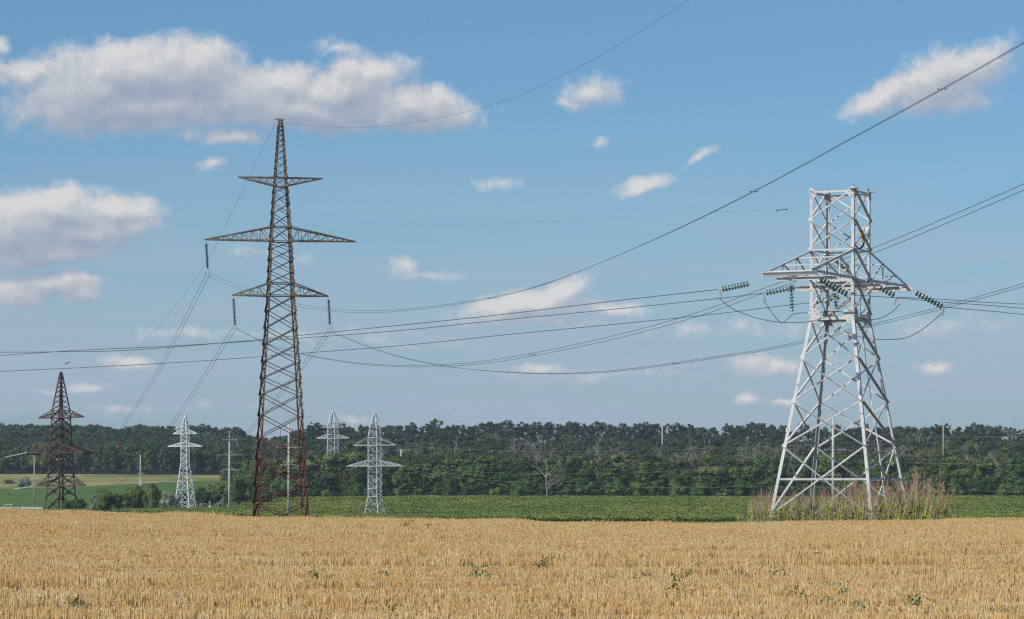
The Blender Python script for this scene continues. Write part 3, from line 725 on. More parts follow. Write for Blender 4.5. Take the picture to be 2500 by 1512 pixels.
# ------------------------------------------------------------------ wires
def spline(P, n=10):
    out = []
    for i in range(len(P) - 1):
        p0 = P[max(i - 1, 0)]; p1 = P[i]; p2 = P[i + 1]; p3 = P[min(i + 2, len(P) - 1)]
        for k in range(n):
            t = k / n; t2 = t * t; t3 = t2 * t
            out.append(tuple(.5 * ((2 * p1[c]) + (-p0[c] + p2[c]) * t + (2 * p0[c] - 5 * p1[c] + 4 * p2[c] - p3[c]) * t2 + (-p0[c] + 3 * p1[c] - 3 * p2[c] + p3[c]) * t3) for c in range(2)))
    out.append(tuple(P[-1])); return out
def wire(label, pts, Y0, Y1, r=.014, mat=None, off=(0, 0, 0), cat='power line', group=None, n=10, name='conductor_wire', real=False):
    """pts: picture points along the span, Y0 and Y1 the (old-unit) depths at its two ends; straight in plan"""
    k_ = 1.0 if real else K
    x0, x1 = pts[0][0], pts[-1][0]; P = []
    for px, py in spline(pts, n):
        t = (px - x0) / (x1 - x0); iY = (1 - t) / Y0 + t / Y1; Y = k_ / iY; P.append(atY(px, py, Y) + Vector(off))
    b = MB(); b.tube(P, r, 5); return tag(b.build(name, mat or M_WIRE), label, cat, group)
B1 = [(508,671),(560,692),(650,725),(760,752),(880,761),(1000,756),(1180,731),(1350,687),(1600,584),(1840,468),(2080,338),(2300,218),(2500,105),(2640,24)]
B2 = [(574,801),(650,838),(720,860),(800,877),(900,890),(1020,894.5),(1150,888),(1290,868),(1500,824),(1700,769),(1870,708),(1960,675),(2130,613),(2300,543),(2500,457),(2640,395)]
B3 = [(806,810),(870,835),(960,867),(1080,893),(1200,906.5),(1350,912.5),(1500,906),(1700,880),(1900,848),(2080,806),(2280,757),(2500,696),(2640,655)]
Yx = lambda px, Ya, Yb, xa=0, xb=2500, x=None: None
def Yat(px, x0, Y0, x1, Y1): t = (px - x0) / (x1 - x0); return 1 / ((1 - t) / Y0 + t / Y1)
for nm, pts, x0, Ye, oz in (('topmost', B1, 508, 99, .07), ('middle', B2, 574, 103, -.055), ('lowest', B3, 806, 118, -.02)):
    Yend = Yat(2640, x0, 224, 2500, Ye)
    for s_, wd in ((-1, 'left'), (1, 'right')):
        wire('%s cable of the %s twin line sagging right from the brown pylon' % (wd, nm), pts, 224, Yend, .012 if nm == 'topmost' else .014, off=(s_ * .17, 0, s_ * oz))
        for (kx, ky) in [p for p in pts if p[0] in (1180, 1290, 1840, 1700, 2300)]:
            pass
# spacers on the twin lines
for i, (kx, ky, x0, Ye, w_) in enumerate([(1200, 728, 508, 99, 'upper twin line left of centre'), (1840, 468, 508, 99, 'upper twin line left of the white tower top'), (2300, 218, 508, 99, 'upper twin line near the upper right cloud'), (1300, 866, 574, 103, 'middle twin line below the central cloud'), (1283, 911, 806, 118, 'lowest twin line at its lowest point'), (1650, 888, 806, 118, 'lowest twin line right of centre')]):
    Yv = K * Yat(kx, x0, 224, 2500, Ye); c_ = atY(kx, ky, Yv); b = MB(); b.bar(c_ - Vector((.17, 0, .0)), c_ + Vector((.17, 0, .0)), .02, .02)
    for s_ in (-1, 1): b.box(c_ + Vector((s_ * .17, 0, 0)), (.032, 0, .008), (0, .03, 0), (0, 0, .026))
    tag(b.build('line_spacer', M_WIRE), 'small dark spacer clamp on the %s' % w_, 'spacer')
A1 = [(506,674),(470,745),(425,834),(370,935),(308,1030),(275,1088),(235,1140),(200,1160),(149,1107)]
A2 = [(572,802),(530,868),(480,948),(426,1027),(380,1093),(330,1150),(270,1190),(210,1200),(149,1187)]
A3 = [(804,811),(760,868),(700,942),(645,1010),(590,1070),(500,1142),(400,1178),(300,1186),(222,1107)]
for nm, pts in (('left from the widest brown pylon arm', A1), ('left from the lowest left brown pylon arm', A2), ('behind the brown pylon from its right arm', A3)):
    for s_, wd in ((-1, 'left'), (1, 'right')):
        wire('%s cable of the twin line falling %s' % (wd, nm), pts, 224, 596, .017, off=(s_ * .17, 0, s_ * -.02))
wire('thin earth wire rising from the brown pylon peak to the top edge', [(688,301),(780,309),(870,312),(960,306),(1100,283),(1250,240),(1400,172),(1550,85),(1680,2),(1800,-75)], 224, Yat(1800, 688, 224, 1680, 143), .009)
wire('thin earth wire falling from the brown pylon peak down to the dark rusty pylon', [(674,301),(650,345),(600,448),(560,530),(500,648),(420,756),(340,846),(270,893),(210,914),(175,915),(149,910)], 224, 600, .012)
# lines of the white tower (real metres)
wire('upper of three long cables running left from the white tower', [(1753,707),(1500,735),(1200,771),(860,806),(560,836),(300,856),(150,859),(0,860),(-140,858)], QA.y, 176, .017, real=True)
wire('second of three long cables running left from the white tower', [(1860,716),(1740,730.5),(1500,755),(1200,784),(1000,805),(730,826),(400,846),(200,855),(0,868),(-140,876)], QB.y, 178, .017, real=True)
wire('lowest of three long cables running left from the white tower', [(1981,739),(1865,752),(1740,767.6),(1500,792),(1250,816),(1000,842),(746,862),(500,881),(254,895),(0,907),(-140,912)], QC.y, 184, .017, real=True)
wire('uppermost thin cable running right from the white tower', [(2190,726),(2297,731),(2400,738),(2500,743),(2640,748)], QE.y, 168, .014, real=True)
wire('middle thin cable running right from the white tower', [(2073,720),(2180,727),(2300,738),(2400,745),(2500,753),(2640,760)], QD.y, 160, .014, real=True)
wire('lower thin cable running right from the tip insulator of the white tower', [(2306,750),(2380,757),(2440,762),(2500,768),(2640,776)], QF.y, 160, .014, real=True)
wire('faint pale earth wire crossing the whole sky at arm height', [(1985,504),(1912,511),(1700,520),(1400,538),(1100,551),(830,563),(500,577),(250,586),(0,594),(-140,597)], 139.5, 176, .0045, M_WIREL, real=True)
b = MB(); q = atY(1909, 512, 139.8); b.bar(q - Vector((.22, 0, .035)), q + Vector((.22, 0, .005)), .016); b.box(q + Vector((-.2, 0, -.04)), (.06, 0, 0), (0, .02, 0), (0, 0, .022)); b.box(q + Vector((.2, 0, -.0)), (.06, 0, 0), (0, .02, 0), (0, 0, .022)); b.box(q, (.02, 0, 0), (0, .02, 0), (0, 0, .03))
tag(b.build('vibration_damper', M_WIRE), 'small dumbbell damper on the faint earth wire left of the white tower top', 'damper')
J = lambda lb, pts, y0, y1: wire(lb, pts, y0, y1, .017, real=True, name='jumper_cable', cat='cable')
J('jumper loop hanging from the far left insulator to the inner right one', [(1756,727),(1782,750),(1820,768),(1860,780),(1905,787),(1950,788),(1990,783),(2030,768),(2060,746),(2076,734)], QA.y, QD.y)
J('jumper loop with a kink under the vertical left insulator', [(1863,732),(1880,758),(1900,783),(1912,788),(1922,780),(1934,769),(1950,765),(1985,764),(2030,761),(2063,763),(2090,772),(2115,781),(2150,777),(2180,760),(2198,742)], QB.y, QE.y)
J('lowest jumper loop hanging from the far right insulator', [(1988,752),(2000,772),(2040,800),(2090,820),(2130,828),(2180,829),(2215,824),(2250,806),(2285,778),(2300,764)], QC.y, QF.y)
# cable store, splice box and down lead inside the tower
Yc = T1.cor(1, 8).y + .7
M_ORANGE = mat_plain('orange_cable_sleeve', (0.55, 0.28, 0.04), (0.75, 0.42, 0.08), 9, .6); M_BLACKC = mat_plain('dark_brown_cable', (0.03, 0.025, 0.02), (0.10, 0.07, 0.04), 12, .6)
rc = empty('coiled_cable', atY(2095, 575, Yc), 'coil of dark cable with an orange sleeve tied inside the top of the white tower', 'cable coil'); oc = rc.location
cp = [(2084,552),(2090,547),(2097,553),(2103,568),(2108,585),(2108,597),(2100,606),(2091,602),(2083,590),(2079,575),(2080,560),(2084,552)]
for k in range(4):
    b = MB(); b.tube([atY(x + k * .9 - 1.2, y + (k % 2) * 1.2, Yc + k * .03) for x, y in spline(cp, 4)], .018, 6); b.build('cable_turn', M_BLACKC, rc, oc)
b = MB(); b.tube([atY(x, y, Yc - .03) for x, y in spline([(2096,556),(2101,568),(2104.5,580),(2108,592)], 4)], .04, 7); b.build('cable_sleeve', M_ORANGE, rc, oc)
rb = empty('splice_box', atY(2119, 566, Yc + .4), 'small white splice canister on the back right leg of the white tower', 'junction box'); ob = rb.location
b = MB(); b.tube([atY(2119.5, 555, Yc + .4), atY(2119, 558, Yc + .4), atY(2118, 576, Yc + .4)], .10, 10, .12); b.build('canister', M_SIGN, rb, ob, True)
b = MB()
for k in (0, 1): b.tube([atY(2119 + k * 2, 576, Yc + .4), atY(2118.5 + k * 2.5, 584, Yc + .4), atY(2117 + k, 592, Yc + .4)], .012, 5)
b.build('cable_tail', M_BLACKC, rb, ob)
rd = empty('down_lead', atY(2167, 1262, 139.5), 'thin down-lead cable turning into a white pipe on the right side of the white tower', 'cable'); od = rd.location
b = MB(); b.tube([atY(x, y, 139.5) for x, y in spline([(2106,700),(2101,745),(2102,790),(2109,835),(2114,880),(2120,930),(2127,975)], 5)], .014, 5); b.build('cable', M_BLACKC, rd, od)
b = MB(); b.tube([atY(x, y, 139.5) for x, y in spline([(2127,975),(2132,1010),(2142,1075),(2152,1150),(2160,1215),(2167,1265)], 5)], .028, 6); b.build('pipe', M_SIGN, rd, od)
# far lines over the wood, all pale
for lb, pts, Y0, Y1, r_ in [
  ('uppermost long pale wire crossing the wood right of the grey horned pylon', [(966,1088),(1200,1100),(1500,1103),(1700,1096),(2000,1085),(2300,1068),(2640,1066)], 565, 520, .024),
  ('long pale wire over the middle of the wood', [(984,1140),(1180,1153),(1400,1158),(1560,1154),(1900,1138),(2034,1128),(2300,1132),(2640,1138)], 565, 500, .022),
  ('pale wire sagging low over the wood right of the grey pylon', [(984,1142),(1100,1165),(1300,1180),(1500,1189),(1700,1191),(1900,1189),(2640,1204)], 563, 480, .022),
  ('thin wire skimming the treetops between pylons at centre', [(919,1004),(1100,1016),(1300,1022),(1600,1023),(1900,1012),(2034,996),(2300,1003),(2640,1007)], 565, 520, .016),
  ('pale wire from the small white pylon across the left wood', [(497,1091),(600,1110),(700,1112),(786,1072)], 580, 640, .02),
  ('pale wire running left out of the dark pylon over the wood', [(-100,1120),(0,1132),(80,1128),(140,1120)], 500, 590, .03),
  ('upper faint wire at the left edge above the wood', [(-100,1033),(0,1029),(86,1021)], 520, 592, .016),
  ('thick wire sagging from the dark pylon to the pole on the crop', [(222,1107),(235,1122),(262,1142),(300,1157),(330,1161),(343,1158)], 606, 850, .045),
  ('second wire from the dark pylon right arm to the small white pylon', [(222,1107),(240,1126),(300,1150),(360,1140),(409,1092)], 600, 580, .018),
  ('pale wire beside the small white pylon running down right', [(454,1012),(520,1022),(600,1018),(705,1019)], 580, 555, .014)]:
    wire(lb, pts, Y0, Y1, r_ * .8, M_WIREL, n=8)
b = MB()
def fstring(lb, p0, p1, Yo, n_=14):
    P = at(*p0, Yo); Q = at(*p1, Yo); b = MB(); b.tube([P, Q], .06, 5); d = Q - P; dd = d.normalized()
    for k in range(n_):
        q = P + d * (k + .5) / n_; b.tube([q - dd * .05, q + dd * .05], .17, 6)
    tag(b.build('insulator_string', M_ZFAR), lb, 'insulator')
fstring('long pale insulator string pulling left from the widest arm of the dark pylon', (67,1105), (12,1117), 596)
fstring('long pale insulator string pulling left from the lowest arm of the dark pylon', (79,1188), (33,1195), 596)
fstring('pale insulator string behind the body of the dark pylon', (168,1118), (128,1124), 610)
wire('pale loop of cable hanging at the left edge beside the dark pylon', [(0,1128),(10,1138),(25,1150),(40,1154),(55,1146),(75,1130)], 594, 600, .035, M_WIREL, name='jumper_cable', cat='cable')
wire('pale cable dropping from the left edge towards the ground rail', [(-20,1195),(12,1196),(30,1217),(49,1232)], 590, 600, .035, M_WIREL, name='jumper_cable', cat='cable')

# ------------------------------------------------------------------ small roadside things at far left
Yr = 560
r = empty('guard_rail', at(60, 1243, Yr), 'long pale low guard rail behind the stubble at the left edge', 'guard rail'); o0 = r.location
b = MB(); b.bar(at(-40, 1238.5, Yr), at(52, 1240, Yr), .1, .16); b.bar(at(52, 1240, Yr), at(104, 1241, Yr), .12, .32); b.build('rail', M_ZFAR, r, o0)
for k in range(12):
    b = MB(); x_ = -30 + k * 12; b.bar(at(x_, 1234 + (k % 3), Yr), at(x_, 1262, Yr), .1); b.build('post', M_ZGREY, r, o0)
r = empty('metal_frame', at(19, 1245, Yr + 8), 'small pale metal frame gate beside the guard rail at the left edge', 'gate'); o0 = r.location
b = MB(); 
for p_, q_ in (((11, 1233), (11, 1262)), ((27, 1232), (27, 1262)), ((11, 1232.5), (30, 1232))): b.bar(at(*p_, Yr + 8), at(*q_, Yr + 8), .11)
b.build('frame', M_ZFAR, r, o0)
b = MB(); q = at(512, 1232, 570); g0 = gz(q.x, q.y); b.bar((q.x, q.y, g0 - .2), (q.x, q.y, zof(1224, 570)), .32); r = b.build('marker_post', M_ZFAR); tag(r, 'short white marker post with black bands right of the small white pylon', 'marker post')
b = MB(); b.box((q.x, q.y, zof(1228, 570)), (.18, 0, 0), (0, .18, 0), (0, 0, .12)); b.box((q.x, q.y, zof(1231.5, 570)), (.18, 0, 0), (0, .18, 0), (0, 0, .1)); b.build('band', M_INK, r)
# bird
r = empty('bird', atY(164, 887, 150), 'small dark bird gliding above the dark rusty pylon', 'bird'); o0 = r.location
b = MB(); b.tube([o0 + Vector(v) for v in ((-.11, 0, -.03), (-.06, 0, -.02), (0, 0, 0), (.07, 0, .03), (.12, 0, .05))], .022, 6, .008)
b.add([o0 + Vector(v) for v in ((-.03, -.02, 0), (.03, -.02, .015), (.16, -.12, .11), (.11, -.14, .085))], [(0, 1, 2, 3)]); b.add([o0 + Vector(v) for v in ((-.03, .02, 0), (.03, .02, .01), (.0, .2, .05), (-.06, .2, .03))], [(0, 1, 2, 3)])
b.build('body', mat_plain('dark_feathers', (.02, .02, .025)), r, o0)

# ------------------------------------------------------------------ vegetation prototypes
def cards(P, Nn, size, asp=0.6, jit=0.5, up=0.0):
    """one bent leaf-clump quad per point; returns verts, faces"""
    n = len(P); r1 = rng.normal(size=(n, 3)); d = Nn + jit * .8 * r1; d /= np.linalg.norm(d, axis=1, keepdims=True) + 1e-9
    t = rng.normal(size=(n, 3)); t[:, 2] += up; t -= d * (t * d).sum(1, keepdims=True); t /= np.linalg.norm(t, axis=1, keepdims=True) + 1e-9
    b_ = np.cross(d, t); s_ = size * rng.uniform(.6, 1.35, (n, 1)); q = rng.uniform(-.25, .25, (n, 1))
    V = np.stack([P - t * s_ * .5, P - b_ * s_ * asp * .5 + t * s_ * q + d * s_ * .1, P + t * s_ * .5, P + b_ * s_ * asp * .5 - t * s_ * q], 1).reshape(-1, 3)
    f = np.arange(n)[:, None] * 4 + np.arange(4)[None]
    return V, f
def np_mesh(name, V, Fq, mats, mi=None, smooth=False):
    me = bpy.data.meshes.new(name); V = np.asarray(V, np.float32); Fq = np.asarray(Fq, np.int32); n, k = Fq.shape
    me.vertices.add(len(V)); me.vertices.foreach_set('co', V.ravel()); me.loops.add(n * k); me.loops.foreach_set('vertex_index', Fq.ravel())
    me.polygons.add(n); me.polygons.foreach_set('loop_start', np.arange(0, n * k, k, dtype=np.int32)); me.polygons.foreach_set('loop_total', np.full(n, k, np.int32))
    for m_ in (mats if isinstance(mats, (list, tuple)) else [mats]): me.materials.append(m_)
    if mi is not None: me.polygons.foreach_set('material_index', np.asarray(mi, np.int32))
    me.update(); me.validate(); return me
def crown_points(h, w, z0, nb, n, shell=.28, flat=1.0, lobe=.34):
    """points on many overlapping lobes; unit: metres, base at 0"""
    c = []; 
    for i in range(nb):
        f_ = rng.uniform(0, 1) ** .8; z_ = z0 + (h - z0) * (.10 + .78 * f_); prof = math.sin(math.pi * min(max((z_ - z0) / (h - z0) * .86 + .12, 0), 1)) ** .7
        a_ = rng.uniform(0, 2 * math.pi); rr = w * .5 * prof * math.sqrt(rng.uniform(.15, 1)) * .78
        c.append((rr * math.cos(a_), rr * math.sin(a_), z_, w * lobe * rng.uniform(.45, 1.0) * (.55 + .45 * prof)))
    c = np.array(c); k = rng.choice(nb, n, p=c[:, 3] ** 2 / (c[:, 3] ** 2).sum()); d = rng.normal(size=(n, 3)); d[:, 2] += .25; d /= np.linalg.norm(d, axis=1, keepdims=True)
    r_ = c[k, 3:4] * (1 - shell * rng.uniform(0, 1, (n, 1)) ** 1.5); P = c[k, :3] + d * r_ * np.array([1, 1, .82 * flat])
    # drop points hidden well inside another lobe
    keep = np.ones(n, bool)
    for i in range(nb):
        q = (P - c[i, :3]) / np.array([1, 1, .82 * flat]); keep &= ~((np.linalg.norm(q, axis=1) < c[i, 3] * .62) & (k != i))
    P, d = P[keep], d[keep]; P[:, 2] = np.maximum(P[:, 2], .15)
    return P, d, c
def core(c, s_=.62):
    V = []; Fc = []
    for x, y, z, r in c:
        o = len(V)
        for ph, rr in ((-.9, .35), (-.2, 1), (.45, .85), (.95, .2)):
            for j in range(5): t = 2 * math.pi * j / 5 + z; V.append((x + r * s_ * rr * math.cos(t), y + r * s_ * rr * math.sin(t), z + r * s_ * ph * .82))
        for a_ in range(3):
            for j in range(5): Fc.append((o + a_ * 5 + j, o + a_ * 5 + (j + 1) % 5, o + a_ * 5 + 5 + (j + 1) % 5, o + a_ * 5 + 5 + j))
    return np.array(V), np.array(Fc)
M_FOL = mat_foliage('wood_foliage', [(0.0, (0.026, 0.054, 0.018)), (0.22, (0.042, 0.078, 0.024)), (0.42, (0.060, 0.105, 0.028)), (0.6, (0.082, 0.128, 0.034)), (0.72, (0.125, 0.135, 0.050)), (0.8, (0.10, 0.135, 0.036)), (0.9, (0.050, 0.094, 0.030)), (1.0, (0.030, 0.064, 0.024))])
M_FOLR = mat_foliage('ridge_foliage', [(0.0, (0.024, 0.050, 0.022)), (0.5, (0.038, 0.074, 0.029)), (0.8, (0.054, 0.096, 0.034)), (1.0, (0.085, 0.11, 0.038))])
M_SILVER = mat_foliage('silvery_foliage', [(0.0, (0.20, 0.23, 0.19)), (1.0, (0.28, 0.30, 0.25))])
M_YEL = mat_foliage('yellow_green_foliage', [(0.0, (0.13, 0.16, 0.025)), (1.0, (0.17, 0.19, 0.03))])
M_RED = mat_foliage('withered_red_foliage', [(0.0, (0.20, 0.075, 0.035)), (1.0, (0.24, 0.09, 0.04))])
M_OLIVE = mat_foliage('olive_brown_foliage', [(0.0, (0.11, 0.11, 0.055)), (1.0, (0.15, 0.13, 0.07))])
M_BARK = mat_plain('dark_bark', (0.05, 0.042, 0.034), (0.10, 0.085, 0.068), 1.0, .95)
M_DEAD = mat_plain('bleached_dead_wood', (0.24, 0.21, 0.17), (0.42, 0.38, 0.32), 1.0, .9)
M_DEADG = mat_plain('grey_dead_twigs', (0.26, 0.22, 0.175), (0.38, 0.33, 0.27), 1.0, .95)

def crown_mesh(name, h, w, z0, nb, n, size, mat, lobe=.34, core_s=.62, shell=.28):
    P, d, c = crown_points(h, w, z0, nb, n, shell, 1.0, lobe); V, f_ = cards(P, d, size)
    if core_s: Vc, Fc = core(c, core_s); Fc = Fc + len(V); V = np.concatenate([V, Vc]); f_ = np.concatenate([f_, Fc])
    return np_mesh(name, V, f_, mat)
def trunk_mesh(name, h, r, z0, mat=None, limbs=3, lean=.3):
    b = MB(); x, y = rng.uniform(-lean, lean, 2); b.tube([(0, 0, -.4), (x * .3, y * .3, h * .3), (x, y, h * .8)], r, 6, r * .35)
    for k in range(limbs):
        a_ = rng.uniform(0, 6.28); zz = z0 + (h * .7 - z0) * (k + .3) / limbs; ln = h * .25
        b.tube([(x * zz / h, y * zz / h, zz), (x * .5 + math.cos(a_) * ln * .6, y * .5 + math.sin(a_) * ln * .6, zz + ln * .55), (math.cos(a_) * ln, math.sin(a_) * ln, zz + ln)], r * .45, 5, r * .12)
    return b.mesh(name, mat or M_BARK)
def dead_mesh(h, spread, seed, r0=.2, mat=None, levels=4):
    q = random.Random(seed); b = MB()
    def br(p, d, ln, r, lv):
        p1 = p + d * ln * .5 + Vector((q.uniform(-1, 1), q.uniform(-1, 1), q.uniform(-.3, .5))) * ln * .1; d2 = (d + Vector((q.uniform(-1, 1), q.uniform(-1, 1), q.uniform(-.4, .5))) * .35).normalized(); p2 = p1 + d2 * ln * .5
        b.tube([p, p1, p2], r, 5 if lv < 2 else 3, r * .55)
        if lv >= levels: return
        for k in range(3 if lv else 6):
            t = q.uniform(.35, 1); s_ = p.lerp(p2, t) if lv else p.lerp(p2, .35 + .65 * k / 6)
            dd = (d2 * .5 + Vector((q.uniform(-1, 1) * spread, q.uniform(-1, 1) * spread, q.uniform(-.1, .9)))).normalized(); br(s_, dd, ln * q.uniform(.42, .66), r * .5, lv + 1)
    br(Vector((0, 0, -.3)), Vector((0, 0, 1)), h * .72, r0, 0); return b.mesh('trunk', mat or M_DEAD)
NB = 7
from mathutils import noise as mn
C_EDGE = [crown_mesh('crown', 10, w_, .2, n_, 3000, .42, M_FOL, lb_ * .92, .6, .5) for w_, n_, lb_ in ((6.2, 24, .26), (8.2, 22, .27), (9.6, 26, .22), (5.0, 20, .32), (7.4, 34, .19), (8.8, 18, .31), (4.2, 22, .30))]
C_TALL = [crown_mesh('crown', 14, rng.uniform(7.5, 11), rng.uniform(2.2, 5.0), 44, 3300, .50, M_FOLR, .155, .35, .8) for _ in range(NB)]
C_BUSH = [crown_mesh('crown', 4, 5.2, 0, 16, 1700, .34, M_FOL, .30) for _ in range(4)]; C_BUSHF = []
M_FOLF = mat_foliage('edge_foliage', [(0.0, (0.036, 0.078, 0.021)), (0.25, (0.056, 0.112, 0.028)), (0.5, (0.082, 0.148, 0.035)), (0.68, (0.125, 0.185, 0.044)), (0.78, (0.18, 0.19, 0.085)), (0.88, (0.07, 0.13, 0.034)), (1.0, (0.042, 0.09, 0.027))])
C_FRONT = []
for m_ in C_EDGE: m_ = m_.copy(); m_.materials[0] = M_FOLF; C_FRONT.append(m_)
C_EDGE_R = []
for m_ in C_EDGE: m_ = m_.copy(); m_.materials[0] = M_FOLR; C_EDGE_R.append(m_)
T_EDGE = [trunk_mesh('trunk', 10, .2, 1.5) for _ in range(3)]
M_X = None
for m_ in C_BUSH: m_ = m_.copy(); m_.materials[0] = M_FOLF; C_BUSHF.append(m_)
T_TALL = [trunk_mesh('trunk', 14, .24, 3.5, None, 5, .8) for _ in range(4)]
T_BUSH = [trunk_mesh('trunk', 4, .1, .5) for _ in range(2)]
def tree(px, Yo, hgt, crown, trunk, ref, label, group=None, wid=1.0, name='tree', cat='tree', sink=0.0):
    X = (px - 1250) * Yo / 6050; Y = K * Yo; z = gz(X, Y) - sink; r = empty(name, (X, Y, z), label, cat, group)
    a_ = random.uniform(0, 6.28); s_ = hgt / ref
    for nm, me in (('crown', crown), ('trunk', trunk)):
        o = bpy.data.objects.new(nm, me); COL.objects.link(o); o.parent = r; o.rotation_euler = (0, 0, a_); o.scale = (s_ * wid, s_ * wid, s_)
    return r
def recolour(me, mat): m_ = me.copy(); m_.materials[0] = mat; return m_
R = random.Random(11)
def stretch(px):
    for lim, t in ((150, 'left of the dark rusty pylon'), (450, 'between the dark pylon and the small white one'), (620, 'around the pale concrete pole'), (760, 'behind the tall brown pylon'), (915, 'left of the grey horned pylon'), (1130, 'just right of the grey horned pylon'), (1330, 'left of the bleached dead tree'), (1480, 'just right of the bleached dead tree'), (1620, 'left of the thin white pole'), (1840, 'between the thin white pole and the white tower'), (2200, 'behind the white tower'), (2310, 'left of the buff pole')):
        if px < lim: return t
    return 'right of the buff pole'
# front rows of the wood, right of the gap
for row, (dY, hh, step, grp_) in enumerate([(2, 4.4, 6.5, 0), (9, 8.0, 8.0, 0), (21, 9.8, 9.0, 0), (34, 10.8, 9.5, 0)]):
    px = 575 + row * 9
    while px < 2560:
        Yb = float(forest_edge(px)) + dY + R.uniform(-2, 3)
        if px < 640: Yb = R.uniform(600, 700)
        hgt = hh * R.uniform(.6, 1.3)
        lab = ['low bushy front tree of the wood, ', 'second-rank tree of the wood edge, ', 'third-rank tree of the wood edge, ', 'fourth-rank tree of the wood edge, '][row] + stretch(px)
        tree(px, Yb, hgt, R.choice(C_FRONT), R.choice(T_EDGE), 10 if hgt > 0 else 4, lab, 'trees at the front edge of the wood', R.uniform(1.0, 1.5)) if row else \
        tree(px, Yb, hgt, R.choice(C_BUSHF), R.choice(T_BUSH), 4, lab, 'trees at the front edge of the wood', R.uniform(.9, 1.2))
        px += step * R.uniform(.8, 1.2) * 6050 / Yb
# the left wood edge above the dry meadow
for row in range(2):
    px = -30 + row * 14
    while px < 590:
        Yb = 1112 + row * 9 + R.uniform(-3, 3)
        tree(px, Yb, R.uniform(11, 15.5), R.choice(C_EDGE), R.choice(T_EDGE), 10, 'tall %s-rank tree of the left wood, %s' % (('front', 'second')[row], stretch(px)), 'trees at the edge of the left wood', R.uniform(.8, 1.0))
        px += 7.5 * R.uniform(.8, 1.25) * 6050 / Yb
# crest line: left stretch lies farther back
def crest(px): return float(np.interp(px, [-200, 560, 760, 2700], [1500, 1490, 1215, 1206]))
gaps = [(430, 476), (1148, 1157), (797, 806)]
for row in range(2):
    px = -40 + row * 17
    while px < 2560:
        Yb = crest(px) + row * 9 + R.uniform(-5, 5); gap = px > 640 and px < 1850
        big = (1.0 + .16 * mn.noise(Vector((px * .011, row * .7, 2.2)))) * (1.04 if 1000 < px < 1850 else .97)
        if any(a_ < px < b_ for a_, b_ in gaps): px += 8; continue
        if gap or R.random() < .35: hh = R.uniform(11.0, 14.2) * big - row * .5; cr = R.choice(C_TALL); ref = 14
        else: hh = R.uniform(10.5, 14.0) * big * .93; cr = R.choice(C_EDGE_R); ref = 10
        tree(px, Yb, hh, cr, R.choice(T_TALL if ref == 14 else T_EDGE), ref, 'skyline tree on the ridge, ' + stretch(px), 'trees along the ridge skyline', R.uniform(.8, 1.2) if ref == 14 else R.uniform(.75, 1.0))
        px += R.uniform(3.8, 7.6) * 6050 / Yb
# everything between: too many to pick apart
pts = []; idx = []; rz = []; sc = []
def put(px, Yb, hgt, kind, wid):
    X = (px - 1250) * Yb / 6050; Y = K * Yb; pts.append((X, Y, gz(X, Y) - .2)); idx.append(kind); rz.append(R.uniform(0, 6.28)); s_ = hgt / (14 if NB <= kind < 2 * NB else 10); sc.append((s_ * wid, s_ * wid, s_))
Yb = 735.0
while Yb < 1500:
    px = -330 + R.uniform(0, 30)
    while px < 2830:
        fe = float(forest_edge(px)); lim = crest(px) - 9; inner = fe + (24 if px < 600 else 40)
        if inner < Yb < lim:
            y_ = Yb + R.uniform(-6, 6); nearcrest = y_ > lim - 50
            hgt = (R.uniform(10, 15) if px < 600 else R.uniform(6.5, 12.5)) * (R.uniform(.6, .98) if (nearcrest and px > 700) else 1)
            u_ = R.random(); clump = mn.noise(Vector((px * .012, y_ * .03, 4.4)))
            far_ = px < 600 or y_ > 1010 + 110 * clump
            kk = (2 * NB + 2 + R.randrange(NB) if u_ < .75 else NB + R.randrange(NB)) if far_ else (2 * NB + R.randrange(2) if clump > .12 and u_ < .5 else R.randrange(NB) if u_ < .86 else NB + R.randrange(NB))
            put(px, y_, hgt, kk, R.uniform(.95, 1.4))
            if R.random() < (.06 if not far_ else .012): put(px + 20, y_ - 3, 14.5 if px < 600 else 12.5, 3 * NB + 2 + R.randrange(2), R.uniform(.9, 1.2))
        px += 8.6 * R.uniform(.7, 1.3) * 6050 / Yb
    Yb += 11.5
SRC_TREES = make_source('wood_source', C_EDGE + C_TALL + [recolour(C_EDGE[2], M_OLIVE), recolour(C_EDGE[5], M_OLIVE)] + C_EDGE_R + [dead_mesh(10.5, .9, 41, .15, M_DEADG), dead_mesh(11, .7, 43, .15, M_DEADG)])
scatter('distant_wood', pts, idx, rz, sc, SRC_TREES, 'dense green wood filling the slope behind the front trees', None)
print('wood trees', len(pts))

# bushes in the valley at left
def bush(px, w_px, h_px, Yo, mat, label, sink=0.0):
    me = C_BUSH[R.randrange(4)] if mat is None else recolour(C_BUSH[R.randrange(4)], mat)
    hgt = h_px * Yo / 6050; tree(px, Yo, hgt, me, T_BUSH[0], 4, label, None, (w_px * Yo / 6050 / 5.2) / (hgt / 4), 'bush', 'bush', sink)
bush(196, 42, 30, 575, None, 'low dark bush touching the right foot of the dark rusty pylon')
bush(170, 30, 22, 590, None, 'low bush at the left foot of the dark rusty pylon')
bush(262, 66, 54, 570, None, 'rounded dark bush between the dark pylon and the yellow-green bush')
bush(233, 34, 36, 574, M_SILVER, 'thin silvery bush on the left side of the rounded dark bush')
bush(328, 66, 60, 576, M_YEL, 'yellow-green bush in the middle of the valley thicket')
bush(300, 50, 42, 570, None, 'dark green bush in front of the yellow-green one')
bush(370, 46, 64, 572, None, 'upright dark bush between the yellow-green and the silver bush')
bush(407, 40, 46, 578, M_SILVER, 'silver-grey bush just left of the small white pylon')
bush(442, 44, 40, 596, None, 'dark bush behind the feet of the small white pylon')
bush(497, 56, 52, 600, None, 'dark bush right of the small white pylon')
